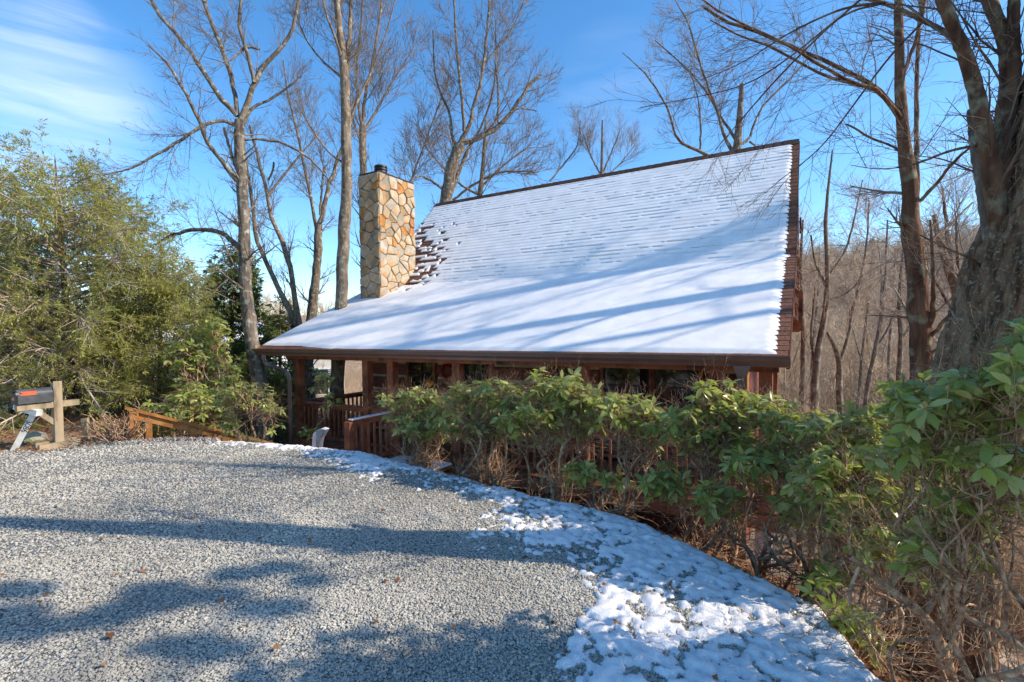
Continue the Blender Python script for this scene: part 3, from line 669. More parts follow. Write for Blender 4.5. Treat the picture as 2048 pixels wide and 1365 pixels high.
# posts
def post(px, p=7.3, w_=.16, z1=-.562, z0=ZD, m='wood', nm='porch_post'):
    q = qx(px, p); return hp(nm, M[m], (p + .02, q - w_ / 2, z0), (p + .02 + w_, q + w_ / 2, z1))
post_q = [QP, qx(727, 7.3), qx(777, 7.3), qx(909, 7.3), qx(1161, 7.3), QR + .28]
for q_ in post_q: hp('porch_post', M['wood'], (7.32, q_ - .08, ZD), (7.48, q_ + .08, -.562))
hp('porch_post', M['wood'], (8.6, QR + .2, ZD), (8.76, QR + .36, -.40))
for k in range(6): hp('corner_board', M['wood_fresh'], (PW - .25 + .09 * k, QW0 - .05, ZD), (PW - .17 + .09 * k, QW0 - .002, -.45))
mb = MB(); mb.bar(H(7.4, QR + .42, -.95), H(7.4, QR + .95, -.58), .09, .09); mb.build('post_brace', M['wood'], house)
mb = MB(); mb.bar(H(7.5, QR + .28, -.95), H(8.0, QR + .28, -.58), .09, .09); mb.build('post_brace', M['wood'], house)
for q_ in (QR + .30, 2.9, 5.4, 8.4, QP): hp('foundation_post', M['post_grey'], (7.36, q_ - .10, -4.3), (7.56, q_ + .10, ZD - .24))
for q_ in (QR + .35, 5.4, 9.9): hp('foundation_post', M['post_grey'], (8.8, q_ - .10, -5.2), (9.0, q_ + .10, ZD - .24))
# railings
ZT = -1.54
bal = MB(); bal.box((-.018, -.018, 0), (.018, .018, .72)); me_bal = bal.mesh('baluster', M['wood'])
nbal = 0
def railing(p0, q0, p1, q1, zt=ZT, zb=ZD, snow=False):
    global nbal
    mb = MB(); A = Vector(H(p0, q0, zt)); B = Vector(H(p1, q1, zt)); dz = Vector((0, 0, 1))
    mb.bar(A - dz * .015, B - dz * .015, .12, .035); rl = mb.build('railing', M['wood'], house)
    mb = MB(); mb.bar(A - dz * .075, B - dz * .075, .04, .08); mb.build('top_rail', M['wood'], rl)
    b_ = Vector((0, 0, H(0, 0, zb)[2] + .12 - A.z)); mb = MB(); mb.bar(A + b_, B + b_, .045, .06); mb.build('bottom_rail', M['wood'], rl)
    L_ = (B - A).length; n_ = int(L_ / .135)
    for k in range(n_):
        P_ = A.lerp(B, (k + .5) / n_); o = obj('baluster', me_bal, rl, (P_.x, P_.y, H(0, 0, zb)[2] + .10)); o.rotation_euler = (0, 0, math.atan2((B - A).y, (B - A).x)); nbal += 1
    return rl
railing(7.38, QP - .1, 7.38, post_q[1] + .1); railing(7.38, post_q[1] - .1, 7.38, post_q[2] + .1)
railing(7.38, post_q[3] - .1, 7.38, post_q[4] + .1); railing(7.38, post_q[4] - .1, 7.38, post_q[5] + .1)
railing(7.5, QP + .02, PW + .9, QP + .02)
railing(7.5, QR + .28, PW - .1, QR + .28)
# landing in front of the door, with its own railing
qb = qx(697, 6.1)
ql0 = qx(905, 7.3)
land_ = hp('landing', M['deck'], (6.05, ql0, ZD - .05), (7.29, qb + .02, ZD - .006))
hp('landing_fascia', M['fascia'], (6.02, ql0, ZD - .24), (6.05, qb + .05, ZD - .01))
hp('landing_fascia', M['fascia'], (6.05, qb + .02, ZD - .24), (7.29, qb + .05, ZD - .01))
hp('landing_post', M['wood'], (6.02, qb - .07, ZD - .6), (6.14, qb + .07, ZT - .02))
rl = railing(6.14, qb, 7.2, qb)
hp('planter_board', M['wood'], (7.2, qb - .02, ZD), (7.29, qb + .03, ZT - .1))
o = obj('landing_snow', None); bpy.data.objects.remove(o)
gxx = np.linspace(6.07, 7.28, 60); gqq = np.linspace(ql0 + .02, qb - .1, 90); A_, B_ = np.meshgrid(gxx, gqq, indexing='ij')
hh_ = .03 + .015 * fbm(A_ * 4, B_ * 4, 3); ee = np.minimum.reduce([A_ - 6.07, 7.28 - A_, B_ - ql0 - .02, qb - .1 - B_]); hh_ = np.minimum(hh_, ee * 1.5 + .001)
V_ = np.stack([A_ - P0, B_ - Q0, ZD + hh_ + EYE - Z0], -1).reshape(-1, 3); ii = np.arange(60 * 90).reshape(60, 90)
ls = obj('landing_snow', mesh_from('landing_snow', V_, np.stack([ii[:-1, :-1], ii[1:, :-1], ii[1:, 1:], ii[:-1, 1:]], -1).reshape(-1, 4), M['snow'], True), kind='stuff')
ls.location = (hx, hy, Z0); ls.rotation_euler = (0, 0, TH); tag(ls, 'snow lying on the landing before the porch', kind='stuff')
mb = MB(); mb.bar(H(6.1, qb, ZT + .012), H(7.2, qb, ZT + .012), .10, .02); o = mb.build('railing_snow', M['snow'], None); o.location = (hx, hy, Z0); o.rotation_euler = (0, 0, TH); tag(o, 'strip of snow on the handrail of the landing', kind='stuff')
# planter box
qp0, qp1 = qx(592, 7.2), qx(640, 7.2)
pl = empty('planter_box', 'brown wooden planter box at the left end of the porch railing', 'planter', (*xy(7.2, (qp0 + qp1) / 2), ZD + EYE), TH)
mb = MB(); hw = abs(qp0 - qp1) / 2
for a, b in (((-.12, -hw, -.28), (-.10, hw, .10)), ((.06, -hw, -.28), (.08, hw, .10)), ((-.10, -hw, -.28), (.06, -hw + .02, .10)), ((-.10, hw - .02, -.28), (.06, hw, .10)), ((-.10, -hw + .02, -.26), (.06, hw - .02, .06))): mb.box(a, b)
mb.build('box', M['fascia'], pl)
#@@PART2
# ================================================================= leaves and shrubs
def leaf_mesh(name, L_, W_, droop, fold, m, seg=4, seed=0):
    rng = np.random.default_rng(seed); V_ = []
    for i_ in range(seg + 1):
        t = i_ / seg; wv = W_ * (math.sin(math.pi * min(1, t * .93 + .05)) ** .75) * .5 if 0 < i_ < seg else (W_ * .05 if i_ == 0 else .0004)
        x = L_ * (t - .10 * t * t * droop); z = -L_ * droop * t * t * .5
        V_ += [(x, -wv, z + fold * wv), (x, 0, z), (x, wv, z + fold * wv)]
    Q_ = []
    for i_ in range(seg):
        b = i_ * 3; Q_ += [[b, b + 3, b + 4, b + 1], [b + 1, b + 4, b + 5, b + 2]]
    return np.array(V_), np.array(Q_)
LEAVES = [leaf_mesh('leaf', 1, .36 + .03 * (k % 3), .25 + .12 * k, .25 - .03 * k, None) for k in range(5)]
LMESH = [mesh_from('leaf', v_[:, :], q_, M['rhodo'], True) for v_, q_ in LEAVES]
def leaf_frames(tips, axes, nl, lmin, lmax, rng, th=(60, 118)):
    """whorls of leaves: returns origins, X, Y, Z axes and lengths"""
    B = len(tips); ref = np.where(np.abs(axes[:, 2:3]) > .9, [[1., 0, 0]], [[0, 0, 1.]]); A = np.cross(axes, ref); A /= np.linalg.norm(A, axis=1, keepdims=True); C_ = np.cross(axes, A)
    ph = (np.arange(nl)[None] / nl * 2 * np.pi + rng.uniform(0, 6, (B, 1)) + rng.normal(0, .22, (B, nl)))
    tt = np.radians(rng.uniform(th[0], th[1], (B, 1)) + rng.normal(0, 13, (B, nl)))
    rad = np.cos(ph)[..., None] * A[:, None] + np.sin(ph)[..., None] * C_[:, None]
    X_ = axes[:, None] * np.cos(tt)[..., None] + rad * np.sin(tt)[..., None]
    Zr = axes[:, None] * np.sin(tt)[..., None] - rad * np.cos(tt)[..., None]
    Y_ = np.cross(Zr, X_); tw = rng.normal(0, .35, (B, nl))[..., None]
    Y2 = Y_ * np.cos(tw) + Zr * np.sin(tw); Z2 = np.cross(X_, Y2)
    O = tips[:, None] - axes[:, None] * rng.uniform(0, .03, (B, nl))[..., None] + X_ * .006
    Ln = rng.uniform(lmin, lmax, (B, nl))
    f = lambda a: a.reshape(-1, a.shape[-1])
    return f(O), f(X_), f(Y2), f(Z2), Ln.ravel()
def leaves_joined(O, X_, Y_, Z_, Ln, rng):
    Vs, Qs_, Ts = [], [], []; n = 0
    kk = rng.integers(0, len(LEAVES), len(O))
    for k, (lv, lq) in enumerate(LEAVES):
        s_ = kk == k
        if not s_.any(): continue
        W = O[s_][:, None] + Ln[s_][:, None, None] * (lv[None, :, 0:1] * X_[s_][:, None] + lv[None, :, 1:2] * Y_[s_][:, None] + lv[None, :, 2:3] * Z_[s_][:, None])
        m_ = s_.sum(); Vs.append(W.reshape(-1, 3)); Qs_.append((lq[None] + (np.arange(m_) * len(lv))[:, None, None] + n).reshape(-1, 4)); n += m_ * len(lv)
        Ts.append(np.repeat(rng.random(m_), len(lv)))
    return np.concatenate(Vs), np.concatenate(Qs_), np.concatenate(Ts)
def wiggle(A, B, n, amp, rng, sag=0):
    """batch of gently wriggling paths from A to B (k,3)"""
    t = np.linspace(0, 1, n); P_ = A[:, None] * (1 - t)[None, :, None] + B[:, None] * t[None, :, None]
    L_ = np.linalg.norm(B - A, axis=1)[:, None, None]; w_ = np.zeros_like(P_)
    for k in (1, 2, 3): w_ += rng.normal(size=(len(A), 1, 3)) / k * np.sin(np.pi * k * t)[None, :, None]
    P_ = P_ + w_ * amp * L_ ; P_[..., 2] += sag * L_[..., 0] * (4 * t * (1 - t))[None]
    return P_
def rhodo(label, base, blobs, nwh, leaf=(.08, .13), nstem=6, stem_r=.022, twigs=500, indiv=200, group=None, seed=1, nl=7, buds=True, low=.12, twiglen=(.15, .42), name='rhododendron', leafmat_='rhodo'):
    rng = np.random.default_rng(seed); bx, by, bD = base
    b0 = at(bx, by, bD); b0[2] = gz(b0[0], b0[1]) + .0
    root = empty(name, label, 'shrub', b0, 0, group)
    tips = []; wts = np.array([b[3] * b[2] for b in blobs], float); wts /= wts.sum()
    for k in range(nwh):
        bb = blobs[rng.choice(len(blobs), p=wts)]; px, py, rx, ry, D_, rD = bb
        d = rng.normal(size=3); d /= np.linalg.norm(d); r_ = rng.random() ** .33 if rng.random() > .25 else rng.random() ** .8
        if d[1] > 0 and rng.random() < .3: d[1] *= -1
        tips.append(at(px + d[0] * rx * r_, py + d[1] * ry * r_, D_ + d[2] * rD * r_))
    tips = np.array(tips); cen = tips.mean(0); ext = tips.std(0) + .05
    # main stems -> cluster centres -> tips
    c1 = tips[rng.choice(len(tips), nstem, replace=False)].copy()
    for _ in range(4):
        a_ = np.argmin(((tips[:, None] - c1[None]) ** 2).sum(2), 1)
        for k in range(nstem):
            if (a_ == k).any(): c1[k] = tips[a_ == k].mean(0)
    nsub = max(nstem * 4, nwh // 6); c2 = tips[rng.choice(len(tips), min(nsub, len(tips)), replace=False)].copy()
    for _ in range(3):
        a2_ = np.argmin(((tips[:, None] - c2[None]) ** 2).sum(2), 1)
        for k in range(len(c2)):
            if (a2_ == k).any(): c2[k] = tips[a2_ == k].mean(0)
    par = np.argmin(((c2[:, None] - c1[None]) ** 2).sum(2), 1)
    starts = b0 + rng.normal(size=(nstem, 3)) * (.10, .10, 0) ; starts[:, 2] = gz(starts[:, 0], starts[:, 1]) - .06
    fork = c1 * .6 + starts * .4 + rng.normal(size=(nstem, 3)) * .05
    S1_ = wiggle(starts, fork, 14, .12, rng); r1_ = np.linspace(1, .62, 14)[None] * stem_r * rng.uniform(.6, 1.2, (nstem, 1))
    S2_ = wiggle(fork[par], c2 * .75 + fork[par] * .25, 10, .13, rng); r2_ = np.linspace(.5, .24, 10)[None] * stem_r * rng.uniform(.5, 1, (len(c2), 1))
    S3_ = wiggle((c2 * .75 + fork[par] * .25)[a2_], tips, 7, .12, rng); r3_ = np.repeat(np.linspace(.20, .10, 7)[None] * stem_r, len(tips), 0); r3_ = np.maximum(r3_, .0019)
    Vt, Qt = tubes(S1_, r1_, 7); m1 = MB().raw(Vt - b0, Qt); m1.build('stems', M['stem'], root, True)
    m2 = MB()
    for S_, r_, k_ in ((S2_, r2_, 5), (S3_, r3_, 4)): Vt, Qt = tubes(S_, r_, k_); m2.raw(Vt - b0, Qt)
    tw, tr_ = grow(np.concatenate([resample3(S1_, 7), resample3(S2_, 7), S3_]), np.concatenate([r1_[:, ::2] * .6, r2_[:, :7], r3_]), twigs, twiglen, (25, 85), .05, .5, 5, .0, .22, .42, .0013, rng=rng)
    Vt, Qt = tubes(tw, tr_, 3); m2.raw(Vt - b0, Qt)
    tw2, tr2 = grow(tw, tr_, int(twigs * .9), (.05, .16), (25, 80), .2, 1, 3, .03, .2, .7, .0010, rng=rng); Vt, Qt = tubes(tw2, tr2, 3); m2.raw(Vt - b0, Qt)
    m2.build('branches', M['stem'], root, True, kind='stuff')
    ax = (tips - cen) / (ext * 6) + (0, 0, .9) + rng.normal(size=tips.shape) * .35; ax /= np.linalg.norm(ax, axis=1, keepdims=True)
    O, X_, Y_, Z_, Ln = leaf_frames(tips, ax, nl, leaf[0], leaf[1], rng)
    kp_ = rng.random(len(O)) < .88; O, X_, Y_, Z_, Ln = O[kp_], X_[kp_], Y_[kp_], Z_[kp_], Ln[kp_]
    sz = Ln / np.maximum(O[:, 1], .3) * (1.1 if True else 1) + .004 * (O[:, 2] - cen[2]); o_ = np.argsort(-sz)
    ni = min(indiv, len(O)); I, J = o_[:ni], o_[ni:]
    if len(J):
        Vt, Qt, Tt = leaves_joined(O[J], X_[J], Y_[J], Z_[J], Ln[J], rng)
        obj('foliage', mesh_from('foliage', Vt - b0, Qt, M[leafmat_], True, attrs={'tint': Tt}), root, kind='stuff')
    for k in I:
        o = bpy.data.objects.new('leaf', LMESH[rng.integers(0, 5)]); COL.objects.link(o); o.parent = root; l_ = float(Ln[k]); P_ = O[k] - b0
        o.matrix_basis = Matrix(((X_[k][0] * l_, Y_[k][0] * l_, Z_[k][0] * l_, P_[0]), (X_[k][1] * l_, Y_[k][1] * l_, Z_[k][1] * l_, P_[1]), (X_[k][2] * l_, Y_[k][2] * l_, Z_[k][2] * l_, P_[2]), (0, 0, 0, 1)))
    if buds:
        sb = rng.random(len(tips)) < .6; n_ = sb.sum(); tb, xb = tips[sb], ax[sb]; hs_ = rng.uniform(.018, .030, n_)[:, None]
        Pb = np.stack([tb + xb * hs_ * f_ for f_ in (0, .3, .7, 1.1)], 1); Rb = np.stack([hs_[:, 0] * f_ for f_ in (.16, .34, .26, .03)], 1)
        Vt, Qt = tubes(Pb, Rb, 6); mb_ = MB().raw(Vt - b0, Qt); mb_.build('buds', M['bud'], root, True, kind='stuff')
    return root
def resample3(S_, n):
    i_ = np.linspace(0, S_.shape[1] - 1, n); a = np.floor(i_).astype(int); b = np.minimum(a + 1, S_.shape[1] - 1); f = (i_ - a)[None, :, None]
    return S_[:, a] * (1 - f) + S_[:, b] * f
HG = 'rhododendrons of the hedge before the porch'
rhodo('leftmost rhododendron of the hedge, small leaved, beside the landing rail', (838, 935, 6.5), [(815, 805, 60, 38, 6.6, .35), (880, 812, 42, 26, 6.5, .3), (850, 850, 75, 32, 6.5, .35)], 200, (.08, .12), 11, .016, 1800, 130, HG, 21)
rhodo('hedge rhododendron below the pumpkin, the second from the left', (965, 972, 5.9), [(930, 800, 50, 36, 6.1, .3), (985, 795, 62, 42, 5.9, .35), (955, 850, 90, 35, 6, .3), (1030, 825, 45, 45, 5.8, .25)], 225, (.08, .12), 11, .017, 1900, 170, HG, 22)
rhodo('tall crowned hedge rhododendron with thick pale stems at mid hedge', (1098, 1006, 5.3), [(1075, 770, 36, 34, 5.4, .25), (1125, 785, 60, 40, 5.3, .3), (1090, 845, 100, 40, 5.3, .3), (1185, 815, 60, 40, 5.2, .3)], 215, (.09, .135), 9, .020, 1300, 230, HG, 23)
rhodo('sparse hedge rhododendron before the porch rail, bare stems below', (1205, 1022, 4.9), [(1250, 822, 70, 36, 4.9, .3), (1310, 850, 60, 45, 4.8, .25), (1165, 950, 35, 30, 4.9, .15), (1240, 960, 40, 18, 4.85, .15)], 120, (.09, .13), 6, .018, 800, 200, HG, 24)
rhodo('high hedge rhododendron with large pale leaves below the downspout funnel', (1420, 1082, 4.35), [(1428, 785, 52, 36, 4.4, .25), (1395, 850, 80, 45, 4.4, .3), (1490, 830, 80, 40, 4.3, .3), (1450, 890, 100, 35, 4.3, .3), (1330, 965, 50, 40, 4.4, .2)], 210, (.09, .135), 9, .019, 1800, 280, HG, 25)
rhodo('bushy hedge rhododendron below the right end of the porch', (1560, 1165, 3.9), [(1560, 825, 60, 32, 4.0, .25), (1610, 862, 100, 48, 3.9, .3), (1560, 930, 110, 45, 3.9, .35), (1435, 1000, 50, 36, 3.9, .2), (1610, 1010, 70, 40, 3.8, .3), (1650, 1150, 50, 50, 3.6, .3)], 290, (.075, .115), 10, .016, 1400, 290, HG, 26, low=.3)
rhodo('dark rhododendron between the cabin and the thick leaning trunk', (1700, 1190, 3.2), [(1690, 850, 90, 38, 3.3, .3), (1760, 840, 70, 35, 3.2, .3), (1720, 920, 120, 50, 3.2, .35), (1720, 1010, 90, 50, 3.1, .3), (1820, 980, 90, 60, 3.0, .3), (1640, 960, 70, 50, 3.2, .3), (1760, 1080, 80, 50, 3.0, .3)], 330, (.065, .105), 10, .015, 1000, 290, HG, 27)
rhodo('nearest rhododendron at the right, big dark leaves with fat buds', (1900, 1330, 2.25), [(1980, 800, 120, 75, 1.95, .28), (1890, 820, 130, 60, 2.05, .3), (2060, 740, 60, 100, 1.75, .22), (1820, 790, 60, 45, 2.3, .25), (2000, 920, 120, 50, 1.9, .25), (1830, 890, 120, 45, 2.2, .3), (1960, 1010, 120, 45, 2.1, .25), (1880, 1100, 90, 60, 2.3, .3)], 380, (.055, .092), 8, .014, 850, 298, HG, 28, twiglen=(.15, .45), nl=8)
rhodo('low green rhododendron sprout on the litter below the near hedge', (1700, 1275, 2.75), [(1690, 1235, 45, 28, 2.75, .12), (1645, 1170, 35, 26, 2.9, .12), (1760, 1290, 30, 20, 2.7, .1)], 34, (.06, .10), 4, .010, 60, 150, HG, 35, buds=False)
rhodo('tall rhododendron right of the camera, mostly beyond the picture', (2600, 1500, 1.6), [(2600, 900, 200, 300, 1.75, .35), (3000, 600, 320, 250, 1.5, .35), (3200, 250, 380, 250, 1.5, .4), (3000, 20, 380, 230, 1.6, .4), (2350, 1000, 90, 120, 1.9, .3)], 560, (.09, .13), 6, .02, 400, 0, HG, 29)
rhodo('loose young rhododendron with a crooked orange trunk beside the stair rail', (497, 882, 8.15), [(500, 790, 62, 26, 8.2, .4), (455, 860, 28, 26, 8.2, .25), (545, 830, 26, 40, 8.2, .3), (510, 880, 14, 12, 8.1, .1), (455, 800, 26, 30, 8.2, .2)], 105, (.07, .11), 5, .032, 420, 180, None, 30)
rhodo('slender rhododendron sapling rising from the planter by the railing', (632, 890, 9.7), [(640, 760, 22, 30, 9.75, .15), (655, 800, 30, 18, 9.8, .15), (622, 862, 20, 14, 9.7, .1)], 34, (.09, .13), 2, .012, 40, 120, None, 31, nl=7)
RG = 'dark rhododendrons under the evergreens'
rhodo('shaded rhododendron thicket under the spruce, left of the cabin', (420, 880, 9.6), [(400, 820, 80, 60, 9.9, .5), (440, 770, 50, 60, 10.4, .5), (360, 730, 60, 50, 10.2, .5), (415, 690, 55, 60, 10.6, .5)], 620, (.10, .15), 6, .035, 400, 60, RG, 32, buds=False)
rhodo('shaded rhododendron thicket against the left end of the porch', (530, 880, 13), [(540, 840, 55, 50, 13, .5), (560, 780, 50, 60, 13.2, .5), (500, 760, 40, 60, 12.6, .5)], 560, (.10, .15), 6, .035, 300, 60, RG, 33, buds=False)
rhodo('low rhododendron with orange tipped leaves over the stair rail', (330, 890, 8.6), [(330, 830, 60, 30, 8.8, .4), (300, 860, 50, 22, 8.6, .3), (380, 800, 50, 40, 9, .4)], 150, (.09, .13), 5, .025, 220, 120, RG, 34, buds=False)
# plants in the planter
pr = np.random.default_rng(3)
mb = MB()
tipsP = np.stack([pr.uniform(-.08, .04, 26), pr.uniform(-hw + .05, hw - .05, 26), pr.uniform(.10, .22, 26)], 1); axP = np.tile([0, 0, 1.], (26, 1)) + pr.normal(size=(26, 3)) * .3; axP /= np.linalg.norm(axP, axis=1, keepdims=True)
fr_ = leaf_frames(tipsP, axP, 6, .05, .09, pr, (50, 80)); Vt, Qt, Tt = leaves_joined(*fr_, pr)
plw = empty('potted_plants', 'leafy green plants growing in the wooden planter box', 'plant', tuple(pl.location), TH)
obj('foliage', mesh_from('foliage', Vt, Qt, M['rhodo'], True, attrs={'tint': Tt}), plw, kind='stuff')

# ================================================================= trees
def needles(P_, m_, ln, wd, rng, spread=.9, droop=.0):
    """m_ thin leaf quads along every twig of P_ (B,n,3)"""
    B, n, _ = P_.shape; t = rng.random((B, m_)) ** .8 * (n - 1); i_ = np.minimum(t.astype(int), n - 2); f = (t - i_)[..., None]; b_ = np.arange(B)[:, None]
    S_ = P_[b_, i_] * (1 - f) + P_[b_, i_ + 1] * f; T_ = P_[b_, i_ + 1] - P_[b_, i_]; T_ /= np.linalg.norm(T_, axis=2, keepdims=True) + 1e-9
    rv_ = rng.normal(size=S_.shape); rv_[..., 2] *= .45; D_ = T_ + rv_ * spread; D_[..., 2] -= droop; D_ /= np.linalg.norm(D_, axis=2, keepdims=True)
    W_ = np.cross(D_, rng.normal(size=S_.shape) * .5 + (0, 0, 1)); W_ /= np.linalg.norm(W_, axis=2, keepdims=True) + 1e-9
    l_ = rng.uniform(ln[0], ln[1], S_.shape[:2])[..., None]; w_ = l_ * wd
    V_ = np.stack([S_, S_ + D_ * l_ * .5 + W_ * w_ * .5, S_ + D_ * l_, S_ + D_ * l_ * .5 - W_ * w_ * .5], 2).reshape(-1, 3)
    nq = B * m_; Q_ = np.arange(nq * 4).reshape(nq, 4); tint = np.repeat(np.clip(np.repeat(rng.random(B), m_) * .6 + rng.random(nq) * .4, 0, .999), 4)
    return V_, Q_, tint
def evergreen(name, label, base, top_py, halfw, D_, nb=80, mt='hemlock', nl=(900, 7000), mm=7, ln=(.035, .075), seed=1, shape='round', upper=0, trunk_w=.13, low=.12, wd=.28):
    rng = np.random.default_rng(seed); b0 = at(base[0], base[1], D_); b0[2] = gz(b0[0], b0[1]); tp = at(base[0] + upper, top_py, D_)
    root = empty(name, label, 'tree', b0)
    P_ = smoothline(np.array([b0 - (0, 0, .2), b0 * .6 + tp * .4, b0 * .3 + tp * .7, tp]), 14); rad = np.linspace(trunk_w, .012, 14)
    Vt, Qt = tubes(P_[None], rad[None], 10); MB().raw(Vt - b0, Qt).build('trunk', M['bark3'], root, True)
    Hh = tp[2] - b0[2]; hwm = halfw * D_ / F
    t = low + (1 - low) * rng.random(nb) ** 1.1; S_ = np.stack([np.interp(t * (Hh + .2) - 0, np.linspace(0, Hh + .2, 14), P_[:, c]) for c in range(3)], 1)
    if shape == 'round': R_ = hwm * np.clip(1 - np.abs((t - .36) / .68) ** 2.6, .10, 1)
    else: R_ = hwm * np.clip(1.08 - t, .05, 1)
    a = rng.uniform(0, 2 * np.pi, nb); R_ = R_ * rng.uniform(.6, 1.12, nb)
    d = np.stack([np.cos(a), np.sin(a), rng.uniform(.05, .55, nb)], 1)
    n = 8; Br = np.empty((nb, n, 3)); Br[:, 0] = S_
    for k in range(1, n): Br[:, k] = Br[:, k - 1] + d * (R_ / (n - 1))[:, None]; d = d + rng.normal(size=d.shape) * .07; d[:, 2] -= .085
    rb = np.maximum(.005, R_ * .009)[:, None] * np.linspace(1.2, .3, n)[None]
    L1, r1_ = grow(Br, rb, nl[0], (.25 * hwm ** .5, .55 * hwm ** .5), (25, 70), .12, 1, 5, -.06, .12, .5, .0025, rng=rng)
    L2, r2_ = grow(L1, r1_, nl[1], (.10, .26), (20, 60), .1, 1, 4, -.05, .15, .6, .0015, rng=rng)
    mb_ = MB()
    for PP_, rr__, k_ in ((Br, rb, 5), (L1, r1_, 3)): Vt, Qt = tubes(PP_, rr__, k_); mb_.raw(Vt - b0, Qt)
    mb_.build('branches', M['twig'], root, True, kind='stuff')
    V_, Q_, ti = needles(np.concatenate([L2]), mm, ln, wd, rng, .75, .12)
    obj('crown', mesh_from('crown', V_ - b0, Q_, M[mt], False, attrs={'tint': ti}), root, kind='stuff')
    return root
evergreen('hemlock', 'big feathery hemlock filling the left side behind the mailbox', (150, 885), 318, 270, 10.4, 230, 'hemlock', (3600, 19000), 10, (.045, .085), 3, 'round', -40, .10, .10, .25)
evergreen('hemlock', 'smaller hemlock standing right of the big one above the stair rail', (322, 888), 490, 100, 10.8, 100, 'hemlock', (1500, 8500), 9, (.04, .08), 4, 'round', 0, .07, .14, .25)
evergreen('hemlock', 'pale green hemlock at the left edge of the picture', (-60, 888), 345, 210, 11.5, 100, 'hemlock', (1500, 8000), 8, (.05, .10), 8, 'round', 0, .09, .1)
evergreen('spruce', 'dark spruce between the hemlock and the tall maple trunk', (455, 885), 500, 125, 15, 130, 'spruce', (2000, 9500), 8, (.09, .17), 5, 'cone', 15, .12, .08)
evergreen('spruce', 'spruce half hidden behind the tall maple trunk', (560, 885), 600, 80, 19, 60, 'spruce', (800, 3600), 8, (.11, .20), 6, 'cone', 0, .12, .08)
# pine whose boughs dapple the pad, beyond the right edge
rng_ = np.random.default_rng(12); SH = np.array([math.cos(SUN_AZ), math.sin(SUN_AZ), math.tan(SUN_EL)])
blot = [((300, 1180), .30), ((355, 1195), .28), ((210, 1235), .25), ((470, 1150), .25), ((560, 1135), .2), ((620, 1160), .16), ((540, 1215), .3), ((440, 1190), .22), ((350, 1290), .25), ((430, 1300), .22), ((30, 1180), .3), ((60, 1255), .35), ((10, 1230), .3), ((280, 1215), .3), ((700, 1100), .14), ((690, 1092), .14)]
pb = np.array([7.4, -1.3, 0.]); pb[2] = gz(pb[0], pb[1]) - .1
pine = empty('pine', 'pine beyond the right edge, its boughs over the gravel pad', 'tree', pb)
Pt = smoothline(np.array([pb, pb + (0.1, 0, 3), pb + (0.0, .1, 8.2)]), 16); Vt, Qt = tubes(Pt[None], np.linspace(.13, .03, 16)[None], 10); MB().raw(Vt - pb, Qt).build('trunk', M['bark3'], pine, True)
bc, br_ = [], []
for (c_, r_) in blot: bc.append(atz(*c_) + SH * 8.8); br_.append(r_ * .42)
bc = np.array(bc); st_ = np.stack([np.interp(bc[:, 2] - .4, Pt[:, 2], Pt[:, c]) for c in range(3)], 1)
Bb = wiggle(st_, bc, 8, .05, rng_, .06); Vt, Qt = tubes(Bb, np.repeat(np.linspace(.022, .006, 8)[None], len(Bb), 0), 5); mbp = MB().raw(Vt - pb, Qt)
cl = []
for c_, r_ in zip(bc, br_):
    k = int(620 * r_); d = rng_.normal(size=(k, 3)); d /= np.linalg.norm(d, axis=1, keepdims=True); e_ = c_ + d * r_ * (rng_.random((k, 1)) ** .4) * (2.0, .9, .35)
    cl.append(wiggle(e_ - d * .05 + (c_ - e_) * .25, e_, 4, .1, rng_))
cl = np.concatenate(cl); Vt, Qt = tubes(cl, np.full((len(cl), 4), .003), 3); mbp.raw(Vt - pb, Qt); mbp.build('branches', M['twig_dark'], pine, True, kind='stuff')
V_, Q_, ti = needles(cl, 10, (.06, .12), .16, rng_, .8); obj('crown', mesh_from('crown', V_ - pb, Q_, M['spruce'], False, attrs={'tint': ti}), pine, kind='stuff')

